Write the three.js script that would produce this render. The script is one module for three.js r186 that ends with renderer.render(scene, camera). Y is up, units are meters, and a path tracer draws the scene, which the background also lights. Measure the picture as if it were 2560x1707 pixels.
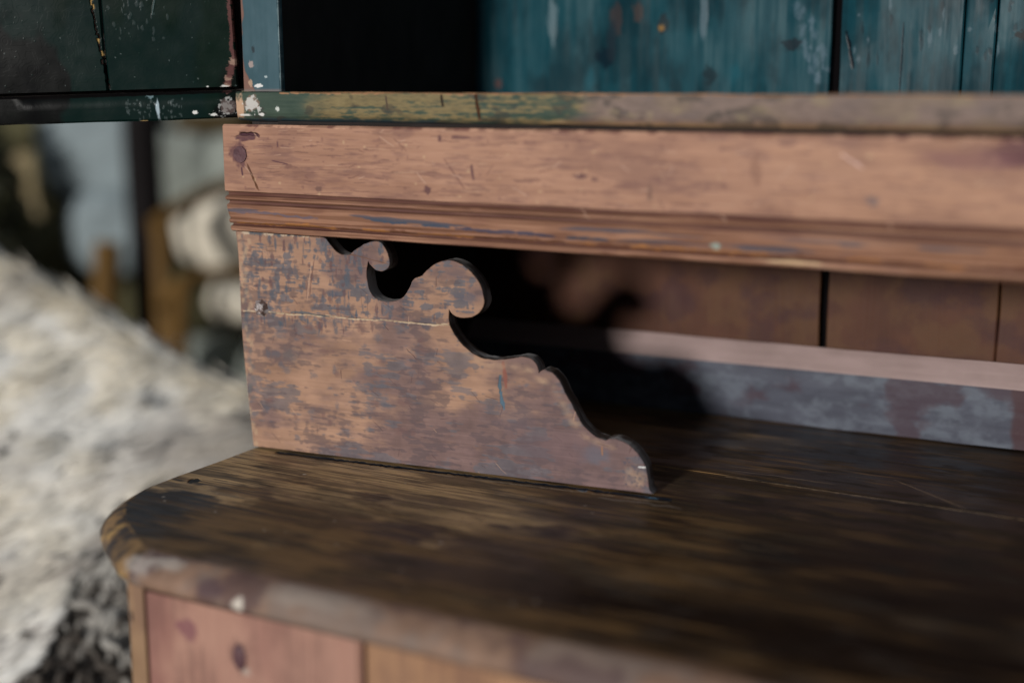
import * as THREE from 'three';
import { mergeGeometries, mergeVertices, toCreasedNormals } from 'three/addons/utils/BufferGeometryUtils.js';
import { RoundedBoxGeometry } from 'three/addons/geometries/RoundedBoxGeometry.js';

// ------------------------------------------------------------------ camera
const W = 1024, H = 682;
const scene = new THREE.Scene();
const camera = new THREE.PerspectiveCamera(29.2, W / H, 0.05, 300);
const YAW = THREE.MathUtils.degToRad(28.1), PITCH = Math.atan(588 / 3008);
camera.position.set(0.8469, 0.366, 1.0203);
camera.lookAt(camera.position.x - Math.sin(YAW) * Math.cos(PITCH), camera.position.y - Math.sin(PITCH), camera.position.z - Math.cos(YAW) * Math.cos(PITCH));
camera.focus = 1.262; camera.userData.fStop = 1.35;
const renderer = new THREE.WebGLRenderer({ antialias: true });
renderer.setSize(W, H);
renderer.toneMapping = THREE.LinearToneMapping;
renderer.toneMappingExposure = 1.0;
renderer.shadowMap.enabled = true;

// ------------------------------------------------------------------ sky: dull overcast
{
  const w = 64, h = 32, d = new Float32Array(w * h * 4);
  for (let j = 0; j < h; j++) for (let i = 0; i < w; i++) {
    const el = ((j + 0.5) / h - 0.5) * 180, up = Math.max(0, el) / 90, L = el > 0 ? 0.125 + 0.215 * up : 0.035, k = (j * w + i) * 4;
    d[k] = L * 0.88; d[k + 1] = L * 0.98; d[k + 2] = L * 1.12; d[k + 3] = 1;
  }
  const t = new THREE.DataTexture(d, w, h, THREE.RGBAFormat, THREE.FloatType);
  t.mapping = THREE.EquirectangularReflectionMapping; t.magFilter = THREE.LinearFilter; t.minFilter = THREE.LinearFilter; t.needsUpdate = true;
  scene.background = t; scene.environment = t;
}
// ------------------------------------------------------------------ sun: low, in front of the cupboard, softened by thin cloud
const sun = new THREE.DirectionalLight(new THREE.Color().setRGB(1, 0.965, 0.92), 3.6);
sun.position.set(-0.375, 0.84, 4.95); sun.target.position.set(0, 0, 0);
sun.castShadow = true; sun.shadow.radius = 14; sun.shadow.mapSize.set(2048, 2048);
Object.assign(sun.shadow.camera, { left: -6, right: 6, top: 5, bottom: -5, near: 0.1, far: 20 });
scene.add(sun, sun.target);

// ------------------------------------------------------------------ noise and textures
const PERM = new Uint8Array(1024);
function rng(seed) { let a = seed >>> 0; return () => { a = (a + 0x6d2b79f5) | 0; let t = Math.imul(a ^ (a >>> 15), 1 | a); t = (t + Math.imul(t ^ (t >>> 7), 61 | t)) ^ t; return ((t ^ (t >>> 14)) >>> 0) / 4294967296; }; }
{ const r = rng(7); for (let i = 0; i < 1024; i++) PERM[i] = r() * 256; }
const hsh = (x, y, s) => PERM[(PERM[(PERM[(x + s * 131) & 1023] * 4 + y + s * 17) & 1023] * 4 + x * 7 + s) & 1023] / 255;
function N(x, y, s = 0) {
  const i = Math.floor(x), j = Math.floor(y); let u = x - i, v = y - j; u = u * u * (3 - 2 * u); v = v * v * (3 - 2 * v);
  const a = hsh(i, j, s), b = hsh(i + 1, j, s), c = hsh(i, j + 1, s), d = hsh(i + 1, j + 1, s);
  return a + (b - a) * u + (c - a) * v + (a - b - c + d) * u * v;
}
function F(x, y, o, s = 0) { let r = 0, a = 0.5, t = 0; for (let k = 0; k < o; k++) { r += a * N(x, y, s + k * 3); t += a; a *= 0.5; x = x * 2.03 + 11.3; y = y * 2.03 + 5.7; } return r / t; }
const ss = (a, b, x) => { const t = Math.min(1, Math.max(0, (x - a) / (b - a))); return t * t * (3 - 2 * t); };
const mix = (a, b, t) => [a[0] + (b[0] - a[0]) * t, a[1] + (b[1] - a[1]) * t, a[2] + (b[2] - a[2]) * t];
const enc = (v) => { v = Math.min(1, Math.max(0, v)); return 255 * (v <= 0.0031308 ? 12.92 * v : 1.055 * Math.pow(v, 1 / 2.4) - 0.055); };
// A painted or worn surface: x0..x0+W by y0..y0+H metres; fn(x, y) gives [[r, g, b], roughness, height]
class Surf {
  constructor(w, h, x0, y0, Wm, Hm, fn) {
    Object.assign(this, { w, h, x0, y0, Wm, Hm });
    this.c = new Float32Array(w * h * 3); this.r = new Float32Array(w * h); this.z = new Float32Array(w * h);
    for (let j = 0; j < h; j++) for (let i = 0; i < w; i++) {
      const k = j * w + i, o = fn(x0 + (i + 0.5) / w * Wm, y0 + (j + 0.5) / h * Hm);
      this.c[k * 3] = o[0][0]; this.c[k * 3 + 1] = o[0][1]; this.c[k * 3 + 2] = o[0][2]; this.r[k] = o[1]; this.z[k] = o[2];
    }
  }
  put(x, y, col, a, dz = 0, ro) {
    const i = Math.floor((x - this.x0) / this.Wm * this.w), j = Math.floor((y - this.y0) / this.Hm * this.h);
    if (i < 0 || j < 0 || i >= this.w || j >= this.h || a <= 0) return; const k = j * this.w + i; if (a > 1) a = 1;
    for (let m = 0; m < 3; m++) this.c[k * 3 + m] += (col[m] - this.c[k * 3 + m]) * a;
    this.z[k] += dz * a; if (ro !== undefined) this.r[k] += (ro - this.r[k]) * a;
  }
  // an uneven patch of dye, stain or bare wood
  blob(x, y, rx, ry, col, a = 1, dz = 0, s = 1, edge = 0.35, ro) {
    const px = this.Wm / this.w, py = this.Hm / this.h, m = 1.6;
    for (let v = y - ry * m; v < y + ry * m; v += py) for (let u = x - rx * m; u < x + rx * m; u += px) {
      const d = Math.hypot((u - x) / rx, (v - y) / ry) + (F((u - x) / rx * 2.2 + s * 9.7, (v - y) / ry * 2.2, 3, s) - 0.5) * 1.1;
      this.put(u, v, col, a * (1 - ss(1 - edge, 1 + edge * 0.3, d)), dz, ro);
    }
    return this;
  }
  // speckled patch: crumbs of paint scattered in an oval
  crumbs(x, y, rx, ry, col, fx, thr, a = 0.9, s = 1) {
    const px = this.Wm / this.w, py = this.Hm / this.h;
    for (let v = y - ry; v < y + ry; v += py) for (let u = x - rx; u < x + rx; u += px) { const d = Math.hypot((u - x) / rx, (v - y) / ry); this.put(u, v, col, a * ss(thr, thr + 0.1, 0.5 * F(u * fx, v * fx * 1.1, 3, s) + 0.5 * F(u * fx * 0.35, v * fx * 0.35, 3, s + 2) - 0.28 * d * d * d), 0.0001); }
    return this;
  }
  line(x0, y0, x1, y1, wd, col, a = 1, dz = 0, s = 1, wob = 0.6) {
    const L = Math.hypot(x1 - x0, y1 - y0), st = Math.min(this.Wm / this.w, this.Hm / this.h) * 0.5, nx = -(y1 - y0) / L, ny = (x1 - x0) / L;
    for (let t = 0; t <= L; t += st) {
      const off = (F(t * 90, s * 3.1, 2, s) - 0.5) * wd * wob * 4, half = wd * 0.5 * (0.45 + 0.9 * N(t * 260, s, s)), f = Math.min(1, 6 * Math.min(t, L - t) / L + 0.2);
      for (let q = -half - st; q <= half + st; q += st) this.put(x0 + (x1 - x0) * t / L + nx * (q + off), y0 + (y1 - y0) * t / L + ny * (q + off), col, a * f * (1 - ss(half * 0.4, half + st, Math.abs(q))) * 0.75, dz, undefined);
    }
    return this;
  }
  material(opt = {}) {
    const { w, h } = this, n = w * h, C = new Uint8Array(n * 4), R = new Uint8Array(n * 4), Z = new Uint8Array(n * 4); let lo = 1e9, hi = -1e9;
    for (let k = 0; k < n; k++) { if (this.z[k] < lo) lo = this.z[k]; if (this.z[k] > hi) hi = this.z[k]; }
    for (let k = 0; k < n; k++) {
      for (let m = 0; m < 3; m++) C[k * 4 + m] = enc(this.c[k * 3 + m]);
      C[k * 4 + 3] = R[k * 4 + 3] = Z[k * 4 + 3] = 255;
      R[k * 4] = R[k * 4 + 1] = R[k * 4 + 2] = 255 * Math.min(1, Math.max(0.04, this.r[k]));
      Z[k * 4] = Z[k * 4 + 1] = Z[k * 4 + 2] = 255 * (this.z[k] - lo) / Math.max(1e-9, hi - lo);
    }
    const T = (d, srgb) => { const t = new THREE.DataTexture(d, w, h, THREE.RGBAFormat); t.magFilter = THREE.LinearFilter; t.minFilter = THREE.LinearMipmapLinearFilter; t.generateMipmaps = true; t.wrapS = t.wrapT = THREE.RepeatWrapping; if (srgb) t.colorSpace = THREE.SRGBColorSpace; t.needsUpdate = true; return t; };
    return new THREE.MeshPhysicalMaterial({ map: T(C, true), roughnessMap: T(R), roughness: 1, bumpMap: T(Z), bumpScale: Math.max(1e-6, hi - lo), specularIntensity: 0.3, ...opt });
  }
}
// ------------------------------------------------------------------ naming and geometry helpers
const counts = {};
function numbered(n) { counts[n] = (counts[n] ?? -1) + 1; return counts[n] ? `${n}_${String(counts[n]).padStart(3, '0')}` : n; }
function thing(name, label, category, pos = [0, 0, 0], group) {
  const o = new THREE.Group(); o.name = numbered(name); o.position.set(...pos); o.userData = { label, category }; if (group) o.userData.group = group; scene.add(o); return o;
}
function part(name, geo, mat, parent, label) {
  const m = new THREE.Mesh(geo, mat); m.name = name; m.castShadow = m.receiveShadow = true; if (label) m.userData.label = label; parent.add(m); return m;
}
function structure(name, geo, mat, label) { const m = part(name, geo, mat, scene); m.userData = { kind: 'structure', label }; return m; }
// A board swept along an axis: profile [[a, b], ...] closed, stations ts; place(a, b, t) -> [x, y, z]; uv(p) -> [u, v]
function loft(profile, ts, place, uv, jitter = 0, seed = 1, crease = 0.6) {
  const n = profile.length, pos = [], idx = [];
  ts.forEach((t, i) => profile.forEach(([a, b], j) => {
    const da = (F(t * 14, j * 0.37 + seed, 3, seed) - 0.5) * jitter * 2, db = (F(t * 14, j * 0.37 + seed + 50, 3, seed + 9) - 0.5) * jitter * 2;
    pos.push(...place(a + da, b + db, t));
  }));
  for (let i = 0; i + 1 < ts.length; i++) for (let j = 0; j < n; j++) {
    const a = i * n + j, b = i * n + (j + 1) % n, c = a + n, d = b + n; idx.push(a, b, d, a, d, c);
  }
  const tri = THREE.ShapeUtils.triangulateShape(profile.map((p) => new THREE.Vector2(...p)), []), e = (ts.length - 1) * n;
  for (const [a, b, c] of tri) { idx.push(a, c, b); idx.push(e + a, e + b, e + c); }
  let g = new THREE.BufferGeometry(); g.setAttribute('position', new THREE.Float32BufferAttribute(pos, 3)); g.setIndex(idx);
  // keep faces outward whatever the handedness of place()
  g = orient(g); g = toCreasedNormals(g, crease);
  return uvBy(g, uv);
}
function orient(g) {
  const p = g.attributes.position, ix = g.index.array; let v = 0; const a = new THREE.Vector3(), b = new THREE.Vector3(), c = new THREE.Vector3();
  for (let i = 0; i < ix.length; i += 3) { a.fromBufferAttribute(p, ix[i]); b.fromBufferAttribute(p, ix[i + 1]); c.fromBufferAttribute(p, ix[i + 2]); v += a.dot(b.cross(c)); }
  if (v < 0) for (let i = 0; i < ix.length; i += 3) { const t = ix[i + 1]; ix[i + 1] = ix[i + 2]; ix[i + 2] = t; }
  return g;
}
function uvBy(g, uv) { const p = g.attributes.position, nn = g.attributes.normal, o = new Float32Array(p.count * 2); for (let i = 0; i < p.count; i++) { const [u, v] = uv(p.getX(i), p.getY(i), p.getZ(i), nn.getX(i), nn.getY(i), nn.getZ(i)); o[i * 2] = u; o[i * 2 + 1] = v; } g.setAttribute('uv', new THREE.BufferAttribute(o, 2)); return g; }
const fit = (S) => (x, y) => [(x - S.x0) / S.Wm, (y - S.y0) / S.Hm];
const range = (a, b, n) => Array.from({ length: n + 1 }, (_, i) => a + (b - a) * i / n);
const box = (x0, x1, y0, y1, z0, z1, r = 0.0015) => { const g = new RoundedBoxGeometry(x1 - x0, y1 - y0, z1 - z0, 2, r); g.translate((x0 + x1) / 2, (y0 + y1) / 2, (z0 + z1) / 2); return g; };
// upright plank with eased edges, seen from the front
function upright(x0, x1, y0, y1, zf, th, S, seed, jit = 0.0012, e = 0.0014) {
  const prof = [[x0, -th], [x0, -e], [x0 + e, 0], [(x0 * 2 + x1) / 3, 0], [(x0 + 2 * x1) / 3, 0], [x1 - e, 0], [x1, -e], [x1, -th]], m = fit(S);
  return loft(prof, range(y0, y1, 24), (a, b, t) => [a, t, zf + b], (x, y, z) => m(x + (z - zf) * 0.5, y), jit, seed);
}
const PURP = [0.075, 0.032, 0.042], INK = [0.055, 0.07, 0.1], PALE = [0.52, 0.37, 0.22], WHITE = [0.66, 0.66, 0.64], BLACK = [0.008, 0.007, 0.009];

// ------------------------------------------------------------------ surfaces
const grainX = (x, y, s) => F(x * 9, y * 330 + F(x * 5, y * 14, 2, s + 5) * 7, 3, s);      // wood fibre running along x
const grainY = (x, y, s) => grainX(y, x, s);
// scroll bracket: orange wood showing through worn purple and blue-grey paint
const sBracket = new Surf(1280, 680, -0.02, -0.01, 0.46, 0.245, (x, y) => {
  const g = grainX(x, y, 11), f = F(x * 90, y * 90, 4, 21), fs = F(x * 26, y * 620, 3, 51), m4 = F(x * 17, y * 26, 5, 41), m5 = F(x * 30, y * 46, 4, 31);
  let c = mix([0.175, 0.098, 0.066], [0.40, 0.24, 0.162], 0.25 * g + 0.25 * f + 0.7 * m5 - 0.1);
  const low = 1 - ss(0.01, 0.14, y), right = ss(0.05, 0.36, x);
  // thin purple-brown wash, rubbed through in broad patches
  const t = 0.555 - 0.13 * low * (0.3 + right) - 0.09 * right, wash = ss(t - 0.13, t + 0.13, 0.72 * m4 + 0.28 * F(x * 44, y * 150, 4, 43));
  c = mix(c, mix([0.070, 0.046, 0.052], [0.150, 0.098, 0.102], f), wash * (0.72 + 0.16 * low * right));
  const k = 1 + 0.30 * (fs - 0.5) * (0.6 + 0.8 * low); c = [c[0] * k, c[1] * k, c[2] * k];
  // remains of a blue-grey coat: crisp flecks above, cross-grain scuffs below
  const up = ss(0.10, 0.16, y), n2 = up * (0.42 * F(x * 66, y * 46, 4, 61) + 0.34 * F(x * 190, y * 120, 3, 63) + 0.24 * F(x * 60, y * 520, 2, 65)) + (1 - up) * (0.5 * F(x * 26, y * 46, 4, 71) + 0.28 * F(x * 60, y * 380, 3, 73) + 0.22 * F(x * 110, y * 110, 3, 75));
  const b = ss(0.555, 0.615, n2 + 0.004 * up);
  c = mix(c, mix([0.06, 0.064, 0.08], [0.12, 0.118, 0.135], f), b * (0.62 + 0.2 * up));
  const d2 = ss(0.535, 0.63, 0.4 * F(x * 74, y * 340, 3, 85) + 0.25 * F(x * 150, y * 150, 3, 87) + 0.35 * F(x * 20, y * 28, 4, 89)); c = mix(c, [0.075, 0.055, 0.062], d2 * 0.55);
  return [c, 0.5 + 0.16 * f, 0.0001 * b + 0.00007 * fs + 0.00008 * f];
});
{
  const r = rng(5), S = sBracket;
  for (let i = 0; i < 110; i++) { const x = -0.01 + r() * 0.43, y = r() * 0.22, dark = r() < 0.85, q = r(), a = q < 0.3 ? 1.2 + r() * 0.5 : q < 0.6 ? -0.9 + r() * 0.5 : (r() - 0.5) * 0.3, l = 0.003 + r() * 0.013; S.line(x, y, x + Math.cos(a) * l, y + Math.sin(a) * l, 0.0004 + r() * 0.0004, dark ? [0.07, 0.035, 0.035] : [0.46, 0.28, 0.18], 0.15 + 0.35 * r(), dark ? -0.00012 : 0, i, 0.7); }
  for (let i = 0; i < 190; i++) { const x = -0.005 + r() * 0.17, y = 0.128 + r() * 0.094; S.blob(x, y, 0.0009 + r() * 0.0022, 0.0018 + r() * 0.0062, r() < 0.65 ? [0.065, 0.078, 0.1] : [0.10, 0.055, 0.058], 0.45 + 0.35 * r(), 0.0001, i, 0.6); }
  for (let i = 0; i < 60; i++) S.blob(r() * 0.2, 0.03 + r() * 0.12, 0.0025 + r() * 0.007, 0.0015 + r() * 0.004, r() < 0.6 ? [0.085, 0.09, 0.11] : [0.13, 0.07, 0.065], 0.5, 0.0001, i + 100, 0.7);
  S.blob(0.24, 0.169, 0.016, 0.007, [0.085, 0.08, 0.10], 0.75, 0, 3, 0.7).blob(0.232, 0.191, 0.014, 0.006, [0.12, 0.085, 0.09], 0.6, 0, 4, 0.7).blob(0.1, 0.165, 0.008, 0.005, INK, 0.6, 0, 5, 0.7).blob(0.165, 0.178, 0.005, 0.006, INK, 0.5, 0, 15, 0.7).blob(0.05, 0.1, 0.012, 0.01, [0.085, 0.09, 0.1], 0.45, 0, 25, 0.8);
  S.blob(0.37, 0.03, 0.02, 0.012, [0.1, 0.105, 0.135], 0.6, 0, 6, 0.8).blob(0.33, 0.035, 0.045, 0.022, [0.125, 0.08, 0.088], 0.45, 0, 61, 0.8).blob(0.29, 0.06, 0.03, 0.02, [0.11, 0.085, 0.10], 0.4, 0, 62, 0.8).blob(0.408, 0.013, 0.012, 0.011, [0.40, 0.27, 0.18], 0.5, 0, 7, 0.9).blob(0.404, 0.012, 0.006, 0.005, [0.08, 0.07, 0.09], 0.6, 0, 8, 0.8);
  for (let i = 0; i < 40; i++) S.blob(0.395 + r() * 0.024, 0.004 + r() * 0.03, 0.0012, 0.0012, [0.06, 0.06, 0.08], 0.6, 0, i, 0.6);
  S.line(0.411, 0.0237, 0.4185, 0.0242, 0.0009, WHITE, 1).line(0.376, 0.04, 0.3765, 0.031, 0.0014, [0.28, 0.13, 0.06], 0.45);
  S.line(0.2761, 0.0985, 0.2765, 0.08, 0.0036, [0.06, 0.10, 0.13], 0.75, -0.0002, 9, 0.3).line(0.2763, 0.083, 0.281, 0.065, 0.0042, [0.065, 0.12, 0.165], 0.8, -0.0002, 9, 0.3);
  S.line(0.279, 0.112, 0.281, 0.085, 0.004, [0.2, 0.07, 0.05], 0.5, 0, 4, 0.2);
  for (let x = -0.005; x < 0.225; x += 0.005) S.line(x, 0.1415 + 0.0005 * Math.sin(x * 90), x + 0.008, 0.1415 + 0.0005 * Math.sin((x + 0.008) * 90), 0.0011 + 0.001 * r(), [0.46, 0.35, 0.24], 0.15 + 0.55 * r(), 0, (x * 1000) | 0, 0.3);
  S.line(0.05, 0.1432, 0.095, 0.1425, 0.0016, [0.08, 0.09, 0.1], 0.7);
  for (let x = 0.0; x < 0.075; x += 0.004) S.blob(x, 0.2205, 0.003, 0.0025, r() < 0.6 ? [0.03, 0.07, 0.1] : [0.5, 0.42, 0.32], 0.7, 0, (x * 5000) | 0, 0.6);
  for (let y = 0.0; y < 0.22; y += 0.004) S.blob(-0.006 + r() * 0.012, y, 0.003, 0.004, r() < 0.5 ? [0.1, 0.105, 0.11] : [0.40, 0.28, 0.18], 0.5, 0, (y * 5000) | 0, 0.8);
  S.line(0.115, 0.2045, 0.161, 0.197, 0.0006, [0.12, 0.06, 0.04], 0.9).line(0.07, 0.155, 0.076, 0.195, 0.0008, [0.46, 0.29, 0.2], 0.35).line(0.073, 0.16, 0.079, 0.197, 0.0007, [0.12, 0.06, 0.05], 0.7);
  for (const run of [[0.24, 0.12, 0.262, 0.108], [0.262, 0.108, 0.29, 0.109], [0.29, 0.109, 0.31, 0.107], [0.315, 0.1, 0.331, 0.094], [0.331, 0.094, 0.345, 0.07], [0.345, 0.07, 0.362, 0.049], [0.362, 0.049, 0.39, 0.041]]) for (let k = 0; k < 9; k++) { const q = r(); S.blob(run[0] + (run[2] - run[0]) * q - 0.0025, run[1] + (run[3] - run[1]) * q - 0.002, 0.004 + 0.004 * r(), 0.002 + 0.0025 * r(), [0.38, 0.25, 0.165], 0.16, 0, k * 7 + 3, 1.1); }
}
const mBracket = sBracket.material();
// cut edges of the bracket: nearly black grime with dusty grey bloom
const sEdge = new Surf(512, 128, -0.02, -0.02, 0.46, 0.04, (x, y) => { const f = F(x * 160, y * 160, 4, 3), d = ss(0.40, 0.66, F(x * 70, y * 70, 4, 8)); return [mix([0.07, 0.05, 0.042], [0.36, 0.35, 0.35], d * 0.8), 0.6, 0.0006 * f]; });
const mEdge = sEdge.material();

// moulded rail: pinkish brown, dark marks
const sRail = new Surf(2048, 300, -0.02, 0.20, 1.36, 0.14, (x, y) => {
  const g = grainX(x, y, 13), f = F(x * 40, y * 60, 4, 23), big = F(x * 7, y * 16, 3, 33);
  let c = mix([0.225, 0.115, 0.078], [0.415, 0.238, 0.162], 0.3 * g + 0.35 * f + 0.45 * big + 0.55 * (F(x * 24, y * 560, 3, 83) - 0.5) + 0.4 * (F(x * 10, y * 40, 4, 84) - 0.5) - 0.03);
  c = mix(c, [0.155, 0.08, 0.066], 0.45 * ss(0.5, 0.72, F(x * 16, y * 42, 5, 93))); c = mix(c, [0.36, 0.205, 0.115], 0.35 * ss(0.45, 0.7, x) * big);
  const fl = y < 0.2635 ? 1 : 0;
  const st = ss(0.55, 0.70, 0.5 * F(x * 40, y * 80, 5, 43) + 0.5 * F(x * 50, y * 420, 3, 53)); c = mix(c, [0.14, 0.07, 0.066], st * (fl ? 0.6 : 0.42));
  if (fl) { // moulding: brown wear lines, ink-blue paint left on the slope
    c = mix(c, [0.27, 0.135, 0.082], 0.5); const k = ss(0.42, 0.62, F(x * 12, y * 500, 3, 63)); c = mix(c, [0.12, 0.052, 0.03], k * 0.6);
    const hollowShade = Math.max(1 - ss(0.0012, 0.0024, Math.abs(y - 0.2618)), 1 - ss(0.0010, 0.0022, Math.abs(y - 0.2534)), 1 - ss(0.0009, 0.0018, Math.abs(y - 0.2313)));
    c = mix(c, [0.055, 0.020, 0.022], 0.85 * hollowShade * (0.55 + 0.45 * F(x * 30, 1, 2, 66)));  // groove shade painted as dark lines along the hollows
    const blue = ss(0.6, 0.68, F(x * 16, y * 260, 3, 73)) * ss(0.236, 0.239, y) * (1 - ss(0.246, 0.25, y)); c = mix(c, INK, blue * 0.8);
  }
  return [c, 0.5 + 0.2 * f, 0.00014 * g + 0.0001 * f];
});
{
  const S = sRail, r = rng(15);
  S.blob(0.019, 0.3175, 0.014, 0.0042, PURP, 0.9, -0.001, 2).line(0.012, 0.3195, 0.037, 0.3178, 0.003, PURP, 0.8, -0.0008);
  S.blob(0.011, 0.3, 0.0125, 0.013, [0.1, 0.045, 0.05], 0.85, 0, 3).line(0.0205, 0.291, 0.0335, 0.266, 0.0016, [0.17, 0.075, 0.04], 1, -0.0006, 2, 0.1).line(0.013, 0.288, 0.014, 0.28, 0.0016, PURP, 0.7);
  S.blob(0.069, 0.2905, 0.007, 0.0026, [0.16, 0.08, 0.065], 0.8, 0, 4).blob(0.058, 0.3112, 0.0012, 0.004, PURP, 0.7).blob(0.105, 0.2705, 0.004, 0.003, [0.13, 0.07, 0.06], 0.8, 0, 5).line(0.05, 0.2955, 0.07, 0.292, 0.0006, PURP, 0.7);
  S.blob(0.2379, 0.3195, 0.0025, 0.004, PURP, 0.8, 0, 6).blob(0.258, 0.321, 0.011, 0.0022, PURP, 0.75, 0, 7).blob(0.2246, 0.2739, 0.0038, 0.004, PURP, 0.8, 0, 8).line(0.2425, 0.3018, 0.2634, 0.2761, 0.0008, [0.15, 0.07, 0.06], 0.8, 0, 3, 0.1).line(0.27, 0.298, 0.2715, 0.284, 0.0016, PURP, 0.7);
  S.blob(0.3763, 0.2904, 0.0075, 0.003, PURP, 0.75, 0, 9).blob(0.3892, 0.2885, 0.004, 0.0022, PURP, 0.6, 0, 10).blob(0.439, 0.281, 0.0022, 0.009, [0.13, 0.075, 0.06], 0.7, 0, 11).blob(0.528, 0.3, 0.005, 0.016, [0.2, 0.1, 0.07], 0.6, 0, 12);
  S.blob(0.552, 0.3215, 0.008, 0.003, PURP, 0.5, 0, 13).blob(0.725, 0.318, 0.022, 0.012, [0.08, 0.03, 0.04], 0.85, 0, 14).blob(0.69, 0.312, 0.045, 0.008, [0.17, 0.08, 0.08], 0.6, 0, 15).blob(0.62, 0.28, 0.006, 0.004, INK, 0.5, 0, 16).line(0.595, 0.315, 0.612, 0.304, 0.002, [0.55, 0.36, 0.3], 0.7, 0, 3, 0.2);
  S.line(0.16, 0.2432, 0.2, 0.2424, 0.0028, INK, 0.85, 0, 2, 0.2).line(0.215, 0.2418, 0.245, 0.2408, 0.0026, INK, 0.8, 0, 4, 0.2).line(0.25, 0.2406, 0.35, 0.2384, 0.0034, [0.07, 0.06, 0.085], 0.85, 0, 3, 0.2).line(0.36, 0.2384, 0.4, 0.2376, 0.002, INK, 0.7, 0, 5, 0.3).blob(0.495, 0.238, 0.005, 0.003, [0.3, 0.36, 0.32], 0.9, 0, 3).blob(0.54, 0.238, 0.03, 0.0028, INK, 0.7, 0, 5).blob(0.56, 0.2285, 0.03, 0.002, PALE, 0.8, 0, 6);
  S.line(-0.005, 0.2445, 0.1, 0.2422, 0.003, [0.13, 0.1, 0.12], 0.5, 0, 7, 0.3);
  for (let x = 0; x < 0.75; x += 0.03) S.line(x, 0.2335, x + 0.03, 0.2335, 0.002 + r() * 0.0015, r() < 0.5 ? [0.3, 0.13, 0.045] : [0.13, 0.055, 0.03], 0.5 + 0.4 * r(), 0, (x * 1000) | 0, 0.3);
  for (let i = 0; i < 130; i++) { const x = r() * 0.75, y = 0.265 + r() * 0.06; S.blob(x, y, 0.0008 + r() * 0.0018, 0.0006 + r() * 0.0016, r() < 0.8 ? [0.13, 0.06, 0.06] : PALE, 0.45, 0, i, 0.7); }
  for (let i = 0; i < 60; i++) { const x = r() * 0.75, y = 0.265 + r() * 0.06, a = (r() - 0.5) * 2.2, l = 0.003 + r() * 0.016; S.line(x, y, x + Math.cos(a) * l, y + Math.sin(a) * l, 0.0005, r() < 0.6 ? [0.16, 0.075, 0.06] : [0.42, 0.27, 0.2], 0.45, 0, i, 0.6); }
  for (let i = 0; i < 420; i++) { const x = r() * 0.76, y = 0.265 + r() * 0.062, l = 0.004 + r() * 0.02; S.line(x, y, x + l, y + (r() - 0.5) * 0.001, 0.0004 + r() * 0.0004, r() < 0.8 ? [0.14, 0.07, 0.06] : [0.38, 0.235, 0.16], 0.12 + 0.22 * r(), 0, i, 0.5); }
  for (let x = 0; x < 0.74; x += 0.008) if (r() < 0.55) S.blob(x, 0.3275, 0.005, 0.0012, r() < 0.6 ? [0.55, 0.32, 0.22] : [0.16, 0.07, 0.06], 0.7, 0, (x * 999) | 0);
}
const mRail = sRail.material();

// narrow ledge above it: green paint, ochre ground and grey bare wood
const sLedge = new Surf(2048, 96, -0.02, 0.32, 1.36, 0.05, (x, y) => {
  const f = F(x * 60, y * 120, 4, 14), st = F(x * 14, y * 420, 3, 24), t = F(x * 22, y * 60, 4, 34), L = 0.25 * (t - 0.5);
  let c = mix([0.02, 0.04, 0.032], [0.062, 0.088, 0.066], 0.5 * f + 0.5 * st);                                      // green
  const fin = F(x * 160, y * 700, 3, 64), och = mix([0.085, 0.066, 0.035], [0.25, 0.19, 0.09], 0.35 * f + 0.65 * fin), gry = mix([0.085, 0.062, 0.054], [0.225, 0.165, 0.145], 0.5 * f + 0.5 * fin);
  c = mix(c, och, 0.9 * ss(0.075, 0.125, x + L * 0.3) * ss(0.44, 0.60, 0.35 * st + 0.35 * t + 0.3 * fin + 0.10 * ss(0.335, 0.352, y) - 0.04));
  c = mix(c, mix(gry, och, 0.04 + 0.2 * ss(0.48, 0.66, F(x * 24, y * 60, 4, 47))), ss(0.345, 0.395, x + L * 0.3));
  c = mix(c, mix([0.20, 0.12, 0.07], [0.33, 0.2, 0.1], f), 0.8 * (1 - ss(0.334, 0.338, y + L * 0.01)) * ss(0.27, 0.4, x));
  c = mix(c, [0.02, 0.037, 0.05], 0.9 * (1 - ss(0.3335, 0.3365, y + L * 0.02)) * (1 - ss(0.2, 0.3, x)));
  const dk = ss(0.62, 0.68, F(x * 45, y * 90, 4, 54)); c = mix(c, [0.04, 0.035, 0.03], 0.55 * dk);
  return [c, 0.5 + 0.2 * f, 0.00025 * st + 0.0002 * fin];
});
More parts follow.
